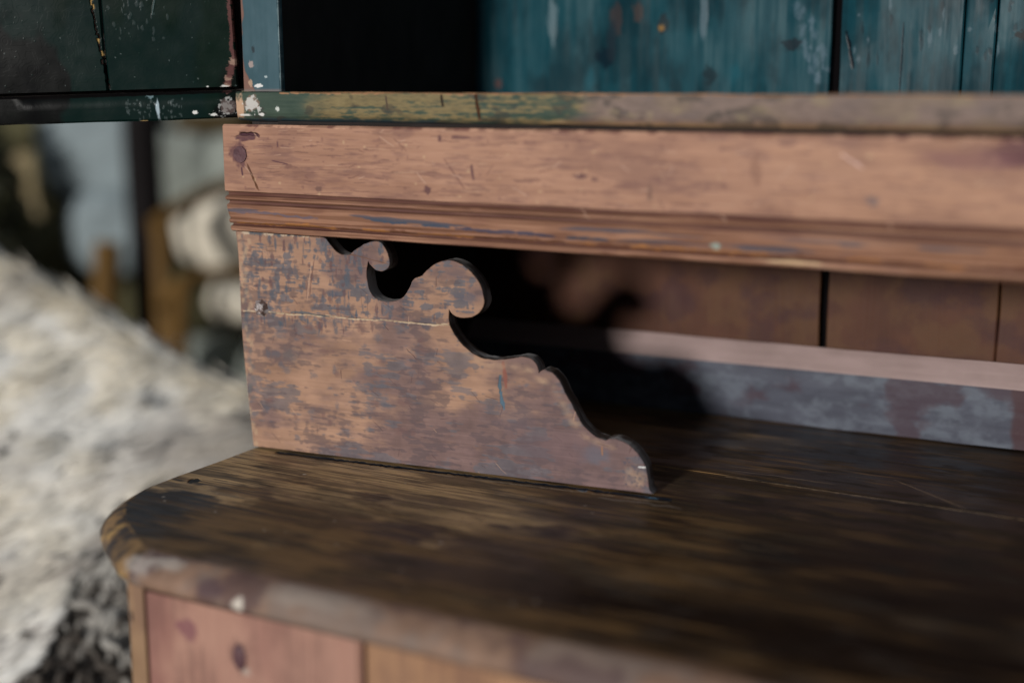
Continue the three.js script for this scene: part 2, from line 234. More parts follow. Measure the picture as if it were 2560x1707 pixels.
{
  const S = sLedge, r = rng(25);
  S.blob(-0.001, 0.345, 0.009, 0.013, [0.47, 0.3, 0.2], 0.9, 0, 1).blob(0.016, 0.3495, 0.011, 0.008, [0.2, 0.13, 0.1], 0.7, 0, 2);
  S.crumbs(0.017, 0.347, 0.013, 0.011, [0.55, 0.55, 0.53], 420, 0.43, 0.7, 3);
  S.blob(0.028, 0.3385, 0.004, 0.0018, WHITE, 0.9, 0, 3).blob(0.0475, 0.3435, 0.0026, 0.0026, [0.5, 0.53, 0.5], 0.95, 0, 4).blob(0.008, 0.3375, 0.007, 0.0014, WHITE, 0.8, 0, 5);
  S.line(0.2665, 0.3585, 0.27, 0.336, 0.0024, [0.11, 0.04, 0.02], 0.95, -0.0012, 3, 0.2).line(0.231, 0.358, 0.233, 0.347, 0.0016, [0.05, 0.035, 0.03], 0.9, -0.0008, 4, 0.2).line(0.172, 0.357, 0.174, 0.343, 0.0012, [0.06, 0.04, 0.03], 0.8, 0, 5, 0.2);
  S.blob(0.305, 0.3475, 0.004, 0.003, [0.03, 0.045, 0.04], 0.8, 0, 9);
  for (let i = 0; i < 26; i++) S.blob(0.36 + r() * 0.36, 0.336 + r() * 0.02, 0.004 + r() * 0.008, 0.002 + r() * 0.003, r() < 0.5 ? [0.24, 0.19, 0.12] : [0.12, 0.095, 0.095], 0.45, 0, i + 40, 0.9);
  for (let x = 0.05; x < 0.72; x += 0.012) S.line(x, 0.3592, x + 0.012, 0.3592, 0.0022, [0.3, 0.16, 0.085], 0.5 + 0.4 * r(), 0, (x * 777) | 0, 0.3);
}
const mLedge = sLedge.material();

// worktop: dark brown, greasy, streaked along the boards
const sTop = new Surf(2048, 1024, -0.02, -0.38, 1.36, 0.70, (x, z) => {
  const g = F(x * 5, z * 300 + F(x * 4, z * 12, 2, 5) * 9, 3, 16), f = F(x * 60, z * 90, 4, 26), big = F(x * 6, z * 15, 5, 36), st = F(x * 7, z * 150, 3, 46), fi = F(x * 22, z * 620, 2, 86);
  let c = mix([0.005, 0.003, 0.0025], [0.027, 0.0155, 0.0085], 0.45 * st + 0.35 * f + 0.2 * fi);
  const nz = F(x * 20, z * 44, 5, 37) - 0.5, fro = (1 - ss(0.45, 0.80, x + 0.5 * (big - 0.5))), bareSheen = ss(0.47, 0.57, 0.30 * st + 0.45 * big + 0.25 * fi + 0.045 * fro - 0.015);  // paler patches to the left, darker right: the board's reflections painted in
  c = mix(c, mix([0.055, 0.031, 0.012], [0.30, 0.170, 0.066], 0.4 * g + 0.6 * fi), bareSheen * (0.35 + 0.5 * fro));
  const sheenZone = (1 - ss(0.10, 0.15, z + 0.30 * nz)) * (1 - ss(0.22, 0.40, x + 0.45 * (big - 0.5)));
  c = mix(c, mix([0.11, 0.066, 0.028], [0.60, 0.395, 0.19], ss(0.22, 0.70, 0.35 * g + 0.25 * st + 0.4 * fi)), 0.85 * sheenZone);  // bare wood grain brightened by a painted sheen in front of the bracket
  const dirt = ss(0.47, 0.64, 0.6 * F(x * 16, z * 34, 5, 56) + 0.4 * st); c = mix(c, [0.007, 0.0055, 0.005], dirt * 0.7);
  const wear = ss(0.258, 0.288, z + 0.04 * (F(x * 22, z * 36, 5, 66) - 0.5)); c = mix(c, mix([0.10, 0.056, 0.034], [0.29, 0.175, 0.115], f), wear * 0.85);
  const dust = ss(0.52, 0.72, F(x * 26, z * 70, 5, 76)); c = mix(c, [0.11, 0.095, 0.08], dust * 0.10);
  return [c, 0.25 + 0.2 * dust + 0.10 * bareSheen + 0.12 * f + 0.14 * ss(0.45, 0.62, big), 0.00011 * g + 0.00009 * st + 0.00005 * f];
});
{
  const S = sTop, r = rng(35);
  for (let i = 0; i < 150; i++) { const x = r() * 0.9, z = -0.34 + r() * 0.6, l = 0.01 + r() * 0.07; S.line(x, z, x + l, z + (r() - 0.5) * 0.004, 0.0006 + r() * 0.0009, r() < 0.3 ? [0.22, 0.15, 0.085] : BLACK, 0.5, 0, i, 0.5); }
  for (let i = 0; i < 90; i++) { const x = r() * 0.28, z = 0.0 + r() * 0.12, l = 0.02 + r() * 0.09; S.line(x, z, x + l, z + (r() - 0.5) * 0.003, 0.0006, r() < 0.6 ? [0.36, 0.25, 0.13] : BLACK, 0.75, -0.0002, i, 0.3); }
  for (let x = 0.46; x < 0.8; x += 0.012) S.line(x, -0.1355, x + 0.014, -0.1355, 0.0016 + 0.0012 * r(), [0.5, 0.36, 0.22], 0.35 + 0.6 * r(), 0, (x * 999) | 0, 0.4);
  S.line(0.605, -0.2, 0.68, -0.142, 0.0012, [0.35, 0.24, 0.14], 0.7, 0, 3, 0.2).line(0.46, -0.158, 0.56, -0.16, 0.0016, [0.26, 0.19, 0.13], 0.6).line(0.45, -0.17, 0.5, -0.175, 0.001, [0.26, 0.19, 0.13], 0.5);
  // ink-blue paint with the bracket's contact shade painted in, and a pale scribed line
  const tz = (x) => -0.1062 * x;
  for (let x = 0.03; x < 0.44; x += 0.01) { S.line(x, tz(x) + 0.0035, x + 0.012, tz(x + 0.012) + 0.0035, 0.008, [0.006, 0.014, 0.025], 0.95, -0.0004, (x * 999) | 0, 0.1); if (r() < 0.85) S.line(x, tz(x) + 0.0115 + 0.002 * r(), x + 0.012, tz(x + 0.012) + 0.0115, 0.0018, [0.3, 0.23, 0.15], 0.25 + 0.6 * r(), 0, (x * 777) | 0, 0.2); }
  S.blob(0.36, -0.03, 0.006, 0.003, [0.15, 0.22, 0.28], 0.8, 0, 3).blob(0.425, -0.04, 0.007, 0.003, [0.12, 0.25, 0.36], 0.8, 0, 4).line(0.38, -0.02, 0.46, -0.026, 0.003, [0.2, 0.16, 0.13], 0.7);
  S.blob(0.0225, 0.1155, 0.0062, 0.0072, [0.003, 0.002, 0.002], 1, -0.004, 2, 0.2).blob(0.0225, 0.125, 0.009, 0.0018, [0.33, 0.22, 0.12], 0.8, 0, 3);
  for (let i = 0; i < 40; i++) S.blob(r() * 0.5, r() * 0.25, 0.0008 + r() * 0.0012, 0.0008 + r() * 0.0012, r() < 0.5 ? [0.45, 0.4, 0.34] : BLACK, 0.85, 0, i);
}
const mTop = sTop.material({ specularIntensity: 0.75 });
// nose of the worktop: u runs round the outline, v down the profile
const sNose = new Surf(2048, 64, 0, 0, 1.7, 0.05, (x, y) => {
  const f = F(x * 40, y * 70, 4, 17), big = F(x * 9, y * 20, 3, 27);
  let c = mix([0.060, 0.036, 0.026], [0.31, 0.195, 0.138], 0.35 * f + 0.35 * big + 0.45 * F(x * 80, y * 130, 4, 97) - 0.04);
  c = mix(c, [0.17, 0.14, 0.125], ss(0.46, 0.66, F(x * 26, y * 60, 5, 37)) * 0.6);
  const dk = ss(0.52, 0.68, F(x * 24, y * 50, 5, 47)); c = mix(c, [0.07, 0.042, 0.044], dk * 0.7);
  if (x < 0.47) { c = mix(c, mix([0.045, 0.03, 0.018], [0.24, 0.145, 0.062], ss(0.3, 0.7, F(x * 70, y * 110, 4, 57))), 0.85); c = mix(c, [0.03, 0.03, 0.034], 0.8 * ss(0.52, 0.62, F(x * 130, y * 150, 3, 58))); }
  return [c, 0.5 + 0.2 * f, 0.0007 * f];
});
{
  const S = sNose, r = rng(45);
  for (let i = 0; i < 16; i++) S.blob(0.36 + r() * 0.1, 0.006 + r() * 0.025, 0.004, 0.003, r() < 0.5 ? [0.05, 0.045, 0.05] : [0.38, 0.24, 0.09], 0.8, 0, i);
}
sNose.blob(0.58, 0.02, 0.006, 0.0042, [0.55, 0.5, 0.44], 0.9, 0, 3).blob(0.50, 0.009, 0.022, 0.004, [0.40, 0.36, 0.32], 0.6, 0, 4, 0.7).blob(0.475, 0.013, 0.016, 0.005, [0.38, 0.34, 0.31], 0.6, 0, 5, 0.7).blob(0.55, 0.015, 0.02, 0.006, [0.07, 0.045, 0.055], 0.65, 0, 6, 0.7).blob(0.64, 0.01, 0.05, 0.006, [0.33, 0.28, 0.24], 0.5, 0, 7, 0.8);
const mNose = sNose.material();

// upper back boards: teal gloss paint over streaky wood
const paintTeal = (x, y) => {
  const g = grainY(x, y, 18), f = F(x * 70, y * 50, 4, 28), st = F(x * 75, y * 6, 3, 38), big = F(x * 14, y * 12, 4, 48), gl = ss(0.42, 0.62, 0.5 * st + 0.5 * F(x * 24, y * 18, 4, 98));
  const fv = F(x * 230, y * 9, 3, 29);
  let c = mix([0.002, 0.022, 0.033], [0.016, 0.074, 0.094], 0.30 * st + 0.22 * f + 0.25 * big + 0.30 * fv - 0.06);
  c = mix(c, [0.065, 0.115, 0.130], 0.42 * ss(0.48, 0.72, 0.35 * st + 0.35 * fv + 0.3 * F(x * 28, y * 16, 4, 58)));
  c = mix(c, [0.003, 0.010, 0.015], 0.6 * ss(0.42, 0.68, 0.7 * F(x * 32, y * 22, 5, 68) + 0.3 * fv));
  return [c, 0.15 + 0.05 * f + 0.15 * gl, 0.0001 * st + 0.00012 * F(x * 90, y * 30, 3, 88) + 0.00006 * g];
};
const sTeal = new Surf(2048, 400, -0.02, 0.34, 1.36, 0.26, paintTeal);
{
  const S = sTeal, r = rng(55);
  S.blob(0.2853, 0.4288, 0.004, 0.0042, [0.42, 0.24, 0.07], 0.95, 0.0001, 1).blob(0.287, 0.434, 0.008, 0.012, [0.02, 0.015, 0.015], 0.6, 0, 2).blob(0.2309, 0.44, 0.009, 0.02, [0.04, 0.03, 0.03], 0.7, 0, 3).blob(0.2168, 0.397, 0.013, 0.014, [0.004, 0.012, 0.02], 0.85, 0, 4).blob(0.226, 0.415, 0.006, 0.03, [0.012, 0.02, 0.028], 0.7, 0, 5).blob(0.258, 0.445, 0.008, 0.014, [0.06, 0.04, 0.035], 0.6, 0, 6);
  S.blob(0.335, 0.44, 0.005, 0.03, [0.13, 0.18, 0.21], 0.5, 0.0001, 7).blob(0.15, 0.44, 0.006, 0.028, [0.15, 0.21, 0.235], 0.5, 0, 8).blob(0.4362, 0.408, 0.012, 0.008, [0.006, 0.012, 0.018], 0.85, 0, 9).blob(0.345, 0.378, 0.008, 0.012, [0.005, 0.012, 0.017], 0.7, 0, 19).blob(0.372, 0.378, 0.01, 0.014, [0.012, 0.075, 0.10], 0.6, 0, 29, 0.8).blob(0.2, 0.372, 0.006, 0.018, [0.01, 0.085, 0.115], 0.5, 0, 39, 0.8);
  for (let i = 0; i < 26; i++) { const y = 0.365 + r() * 0.09; S.blob(0.472 - (y - 0.365) * 0.32 + (r() - 0.5) * 0.02, y, 0.002 + r() * 0.004, 0.003 + r() * 0.005, [0.10, 0.15, 0.19], 0.4, 0.00004, i, 0.9); }
  S.line(0.4939, 0.4218, 0.5033, 0.3828, 0.0035, [0.004, 0.005, 0.008], 0.9, -0.00008, 3, 0.2);
  for (let i = 0; i < 34; i++) S.blob(0.5 + r() * 0.16, 0.39 + r() * 0.08, 0.0012 + r() * 0.002, 0.002 + r() * 0.008, r() < 0.6 ? [0.006, 0.008, 0.012] : [0.09, 0.13, 0.155], 0.5, -0.00004, i, 0.6);
  S.blob(0.67, 0.414, 0.01, 0.006, [0.005, 0.005, 0.006], 0.9, 0, 4).blob(0.078, 0.368, 0.005, 0.007, [0.16, 0.07, 0.06], 0.6, 0, 5);
  S.line(0.5515, 0.352, 0.5515, 0.43, 0.0012, [0.004, 0.01, 0.016], 0.7, -0.00005, 5, 0.2);
}
const mTeal = sTeal.material({ specularIntensity: 0.10 });
const sBrown = new Surf(2048, 512, -0.02, 0.02, 1.36, 0.34, (x, y) => {
  const g = grainY(x, y, 19), f = F(x * 40, y * 40, 4, 29), big = F(x * 16, y * 14, 4, 39);
  let c = mix([0.034, 0.014, 0.010], [0.098, 0.040, 0.023], 0.4 * f + 0.6 * big);
  c = mix(c, [0.095, 0.048, 0.022], 0.45 * ss(0.5, 0.7, F(x * 30, y * 28, 5, 49))); c = mix(c, [0.035, 0.014, 0.018], 0.55 * ss(0.48, 0.68, F(x * 22, y * 26, 5, 59)));
  return [c, 0.6, 0.0004 * g + 0.0003 * f];
});
const mBrown = sBrown.material();
const sBackRail = new Surf(2048, 160, -0.02, -0.01, 1.36, 0.12, (x, y) => {
  const f = F(x * 40, y * 70, 4, 20), st = F(x * 14, y * 200, 3, 30);
  let c;
  if (y > 0.0615) c = mix([0.20, 0.145, 0.135], [0.33, 0.245, 0.235], 0.5 * f + 0.5 * st);
  else {
    c = mix([0.034, 0.036, 0.050], [0.076, 0.082, 0.108], 0.5 * f + 0.5 * st);
    c = mix(c, [0.115, 0.132, 0.16], 0.6 * ss(0.40, 0.70, 0.5 * F(x * 18, y * 50, 5, 40) + 0.5 * F(x * 90, y * 140, 4, 44)));
    c = mix(c, [0.045, 0.02, 0.027], 0.6 * ss(0.52, 0.68, F(x * 24, y * 40, 5, 50)));
    if (x > 0.682) c = mix(c, [0.05, 0.024, 0.027], ss(0.684, 0.69, x + 0.012 * (F(y * 60, 2, 3, 60) - 0.5)) * (0.7 + 0.3 * f));
  }
  return [c, 0.6, 0.0006 * f + 0.0003 * st];
});
const mBackRail = sBackRail.material();

// door: nearly black green gloss
const paintDoor = (x, y) => {
  const f = F(x * 50, y * 50, 4, 22), st = F(x * 8, y * 130, 3, 32), big = F(x * 12, y * 12, 4, 42);
  let c = mix([0.0015, 0.0055, 0.0040], [0.0045, 0.0145, 0.0100], 0.5 * big + 0.3 * f + 0.2 * st);
  c = mix(c, [0.003, 0.012, 0.012], 0.6 * ss(0.5, 0.65, F(x * 18, y * 9, 3, 52)));
  c = mix(c, [0.0022, 0.0012, 0.0016], 0.85 * ss(0.55, 0.64, F(x * 15, y * 11, 4, 62)));
  return [c, 0.17 + 0.14 * f, 0.00012 * F(x * 60, y * 40, 3, 72) + 0.00005 * st];
};
const sDoor = new Surf(1024, 512, -0.46, -0.03, 0.48, 0.24, paintDoor);
{
  const S = sDoor, r = rng(65);
  for (let i = 0; i < 90; i++) S.blob(-0.23 + r() * 0.23, 0.002 + r() * 0.14, 0.0003 + r() * 0.0007, 0.0004 + r() * 0.0008, r() < 0.3 ? [0.10, 0.12, 0.12] : [0.012, 0.028, 0.024], 0.6, 0.00008, i);
  for (let i = 0; i < 40; i++) S.blob(-0.1 + (r() - 0.5) * 0.05 + r() * 0.02, 0.08 + (r() - 0.5) * 0.06, 0.0006 + r() * 0.0012, 0.001 + r() * 0.003, [0.035, 0.05, 0.05], 0.5, 0.0001, i);
  S.line(-0.082, 0.105, -0.075, 0.088, 0.0012, [0.12, 0.16, 0.17], 0.8, 0.0003).line(-0.075, 0.088, -0.079, 0.074, 0.0012, [0.06, 0.09, 0.09], 0.8, 0.0003);
  for (let i = 0; i < 60; i++) S.blob(-0.11 + r() * 0.055, -0.026 + r() * 0.02, 0.0006 + r() * 0.001, 0.0006 + r() * 0.0016, [0.06, 0.08, 0.08], 0.5, 0.0001, i);
  S.blob(-0.0795, -0.0155, 0.0022, 0.01, [0.36, 0.45, 0.5], 0.9, 0.0005, 3, 0.5).blob(-0.086, -0.002, 0.004, 0.004, [0.16, 0.24, 0.26], 0.7, 0, 4);
  S.crumbs(-0.013, -0.0165, 0.014, 0.012, [0.45, 0.45, 0.44], 420, 0.44, 0.6, 5);
  S.blob(-0.043, -0.0195, 0.0026, 0.0022, WHITE, 0.95, 0, 5).blob(-0.025, -0.0225, 0.0045, 0.0016, WHITE, 0.9, 0, 6).blob(-0.011, -0.015, 0.009, 0.008, [0.12, 0.09, 0.085], 0.6, 0, 7);
  for (let y = 0.0; y < 0.13; y += 0.003) S.blob(-0.0035 - 0.004 * (y < 0.03 ? 1 - y / 0.03 : 0) * 2 + (r() - 0.5) * 0.002, y, 0.0022 + 0.002 * (y < 0.03 ? 1 : 0), 0.003, y < 0.03 && r() < 0.6 ? [0.28, 0.18, 0.14] : [0.10, 0.042, 0.04], 0.85, 0, (y * 3000) | 0);
  S.blob(-0.013, 0.004, 0.004, 0.002, WHITE, 0.8, 0, 8).blob(-0.03, 0.0045, 0.0015, 0.001, WHITE, 0.8, 0, 9);
  for (let y = 0.005; y < 0.135; y += 0.004) S.line(-0.142 + 0.016 * (0.13 - y) / 0.13, y, -0.142 + 0.016 * (0.125 - y) / 0.13, y + 0.005, 0.0014 + r() * 0.001, r() < (y > 0.08 ? 0.85 : 0.3) ? [0.30, 0.19, 0.07] : [0.012, 0.006, 0.005], 0.9, -0.0006, (y * 999) | 0, 0.6);
  S.line(-0.44, -0.0002, 0.0, -0.0002, 0.0034, [0.002, 0.0015, 0.0015], 1, 0, 2, 0.05).line(-0.44, -0.0014, 0.0, -0.0014, 0.002, [0.002, 0.0015, 0.0015], 0.9, 0, 3, 0.1);  // dark recess shade painted along the top of the door rail
  S.line(-0.19, -0.0295, -0.13, -0.0285, 0.0022, [0.28, 0.13, 0.03], 0.9, 0, 3, 0.4).line(-0.11, -0.029, -0.09, -0.028, 0.002, [0.4, 0.27, 0.12], 0.9).line(-0.23, -0.029, -0.19, -0.0292, 0.001, [0.2, 0.1, 0.04], 0.8);
}
const mDoor = sDoor.material({ specularIntensity: 0.15 });
const sStile = new Surf(128, 512, -0.01, 0.34, 0.065, 0.26, (x, y) => {
  const f = F(x * 50, y * 40, 4, 24), st = F(x * 160, y * 8, 3, 34);
  let c = mix([0.022, 0.055, 0.068], [0.062, 0.112, 0.138], 0.5 * st + 0.5 * f);
  const e = x - 0.0035 - 0.006 * (F(y * 60, 1, 3, 44) - 0.3) - 0.013 * (1 - ss(0.36, 0.385, y)); c = mix([0.17, 0.095, 0.075], c, ss(-0.001, 0.0012, e));
  c = mix(c, [0.16, 0.13, 0.12], 0.7 * (1 - ss(0.361, 0.3635, y)));
  return [c, 0.36 + 0.2 * f, 0.0005 * f + 0.0003 * ss(-0.001, 0.001, e)];
});
sStile.blob(0.0215, 0.366, 0.006, 0.002, WHITE, 0.9, 0, 2).blob(0.0125, 0.368, 0.003, 0.004, [0.4, 0.27, 0.19], 0.8, 0, 3).blob(0.031, 0.374, 0.002, 0.0014, [0.35, 0.42, 0.43], 0.9).blob(0.017, 0.4, 0.002, 0.004, [0.02, 0.025, 0.03], 0.8).blob(0.014, 0.386, 0.003, 0.004, [0.34, 0.27, 0.25], 0.8, 0, 5).line(0.0478, 0.36, 0.0478, 0.6, 0.0012, [0.22, 0.3, 0.32], 0.8, 0, 3, 0.2);
const mStile = sStile.material();

// lower carcass front
const sFront = new Surf(1024, 512, -0.02, -0.62, 1.36, 0.62, (x, y) => {
  const g = grainY(x, y, 25), f = F(x * 40, y * 30, 4, 35), big = F(x * 12, y * 9, 4, 45);
  let c = mix([0.25, 0.125, 0.098], [0.44, 0.265, 0.20], 0.3 * g + 0.3 * f + 0.4 * big);
  if (x < 0.1195) c = mix([0.20, 0.12, 0.07], [0.31, 0.20, 0.12], f);
  else {
    c = mix(c, [0.16, 0.062, 0.060], 0.55 * ss(0.36, 0.64, F(x * 20, y * 14, 4, 55) + 0.22 * (1 - ss(0.13, 0.2, x))) * (1 - ss(0.2, 0.3, x)));
    if (x > 0.329) c = mix(c, mix([0.22, 0.12, 0.06], [0.35, 0.205, 0.105], f), 0.75);
  }
  c = mix(c, [0.10, 0.05, 0.046], 0.4 * ss(0.48, 0.70, 0.6 * F(x * 28, y * 22, 5, 65) + 0.4 * g));
  return [c, 0.55, 0.0005 * g + 0.0004 * f];
});
sFront.blob(0.1066, -0.0548, 0.0014, 0.006, BLACK, 0.9, -0.001, 1).blob(0.165, -0.055, 0.012, 0.01, [0.15, 0.055, 0.075], 0.7, 0, 3).blob(0.2157, -0.0669, 0.011, 0.016, [0.18, 0.10, 0.08], 0.6, 0, 4).blob(0.222, -0.078, 0.004, 0.004, [0.36, 0.32, 0.28], 0.6, 0, 5);
const mFront = sFront.material();
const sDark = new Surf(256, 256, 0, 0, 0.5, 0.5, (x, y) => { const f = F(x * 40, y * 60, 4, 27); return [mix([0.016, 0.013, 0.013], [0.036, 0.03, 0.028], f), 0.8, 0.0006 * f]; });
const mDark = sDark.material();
const mBlack = new THREE.MeshPhysicalMaterial({ color: new THREE.Color().setRGB(0.003, 0.0025, 0.003), roughness: 1, specularIntensity: 0.1 });
const mPeg = new Surf(64, 64, 0, 0, 0.03, 0.03, (x, y) => { const f = F(x * 300, y * 300, 4, 37); return [mix([0.05, 0.024, 0.032], [0.13, 0.07, 0.075], f), 0.5, 0.0008 * f]; }).material();
const mIron = new Surf(64, 64, 0, 0, 0.03, 0.03, (x, y) => { const f = F(x * 260, y * 260, 4, 47); return [mix([0.10, 0.065, 0.055], [0.32, 0.29, 0.29], ss(0.42, 0.6, f)), 0.42, 0.001 * f]; }).material({ metalness: 0.25, specularIntensity: 0.8 });

// ================================================================== THE CUPBOARD
const cup = thing('cupboard', 'old worn wooden cupboard with scrolled bracket, teal interior and open green door', 'cupboard');
const X1 = 1.3;

// worktop: front board with rounded, canted corner; back board behind the crack
{
  const base = [[X1, 0.284], [0.60, 0.284], [0.40, 0.2835], [0.25, 0.283], [0.16, 0.2815], [0.118, 0.279], [0.100, 0.271], [0.086, 0.2615], [0.062, 0.245], [0.042, 0.2295], [0.028, 0.216], [0.016, 0.200], [0.008, 0.184], [0.003, 0.165], [0, 0.145], [-0.001, 0.10], [0, 0.05], [0, 0.0], [0, -0.06], [0, -0.1365]];
  const curve = new THREE.CatmullRomCurve3(base.slice(0, -1).map(([x, z]) => new THREE.Vector3(x, 0, z)), false, 'centripetal');
  const pts = curve.getPoints(150).map((p) => [p.x, p.z]); pts.push([0, -0.1365]);
  const n = pts.length, nor = pts.map((p, i) => { const a = pts[Math.max(0, i - 1)], b = pts[Math.min(n - 1, i + 1)], dx = b[0] - a[0], dz = b[1] - a[1], l = Math.hypot(dx, dz); return [dz / l, -dx / l]; });
  const P = [[-0.0055, 0], [-0.0025, -0.0006], [0.0035, -0.0028], [0.0095, -0.0066], [0.0145, -0.0112], [0.0168, -0.0162], [0.0158, -0.021], [0.0125, -0.0246], [0.006, -0.0268], [-0.012, -0.0272]];
  const wgt = (x, z) => 0.12 + 0.88 * ss(0.145, 0.21, z);
  let len = 0; const U = pts.map((p, i) => (len += i ? Math.hypot(p[0] - pts[i - 1][0], p[1] - pts[i - 1][1]) : 0));
  const total = len, pos = [], uv = [], idx = [];
  pts.forEach((p, i) => { const w = wgt(...p), d = nor[i][0] * 0 ; P.forEach(([o, y], j) => {
    const jit = (F(U[i] * 18, j * 0.45, 3, 91) - 0.5) * 0.0035 * (j > 0 && j < 9 ? 1 : 0.3), off = o * w + jit;
    pos.push(p[0] - nor[i][0] * off * -1 * S_(nor[i], p), y + (j > 0 && j < 9 ? jit * 0.4 : 0), p[1] + nor[i][1] * off * S_(nor[i], p)); uv.push((total - U[i]) / 1.7, j / (P.length - 1) * 0.6 + 0.05);
  }); });
  function S_(nv, p) { return 1; }
  for (let i = 0; i + 1 < n; i++) for (let j = 0; j + 1 < P.length; j++) { const a = i * P.length + j, b = a + 1, c = a + P.length, d = c + 1; idx.push(a, b, d, a, d, c); }
  let rim = new THREE.BufferGeometry(); rim.setAttribute('position', new THREE.Float32BufferAttribute(pos, 3)); rim.setAttribute('uv', new THREE.Float32BufferAttribute(uv, 2)); rim.setIndex(idx); rim.computeVertexNormals();
  // flat faces inside the rim, and the cut along the crack
  const ring = (j) => pts.map((_, i) => { const k = (i * P.length + j) * 3; return [pos[k], pos[k + 1], pos[k + 2]]; });
  const flat = (r, up) => {
    const s = new THREE.Shape(r.map((q) => new THREE.Vector2(q[0], -q[2])).concat([new THREE.Vector2(X1, 0.1365)])), g = new THREE.ShapeGeometry(s); g.rotateX(-Math.PI / 2);
    const pp = g.attributes.position; for (let i = 0; i < pp.count; i++) pp.setY(i, r[Math.min(i, r.length - 1)][1]);
    if (!up) { const ix = g.index.array; for (let i = 0; i < ix.length; i += 3) { const t = ix[i + 1]; ix[i + 1] = ix[i + 2]; ix[i + 2] = t; } }
    g.computeVertexNormals(); return uvBy(g, (x, y, z) => fit(sTop)(x, z));
  };
  const top = flat(ring(0), true), bot = flat(ring(P.length - 1), false);
  const cut = new THREE.BoxGeometry(X1, 0.0262, 0.003); cut.translate(X1 / 2, -0.0139, -0.1348); uvBy(cut, (x, y, z) => fit(sTop)(x, z));
  const a = mergeGeometries([top, bot].map((g) => g.toNonIndexed()).concat(cut.toNonIndexed())), b = rim.toNonIndexed();
  const g = mergeGeometries([a, b], true);
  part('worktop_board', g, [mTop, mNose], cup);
  const e = 0.0014, prof = [[-0.40, -0.027], [-0.40, 0], [-0.1385 - e, 0], [-0.1385, -e], [-0.1385, -0.027]];
  part('worktop_board', loft(prof, range(0, X1, 40), (z, y, x) => [x, y, z], (x, y, z) => fit(sTop)(x, z + y), 0.0004, 4), mTop, cup);
}

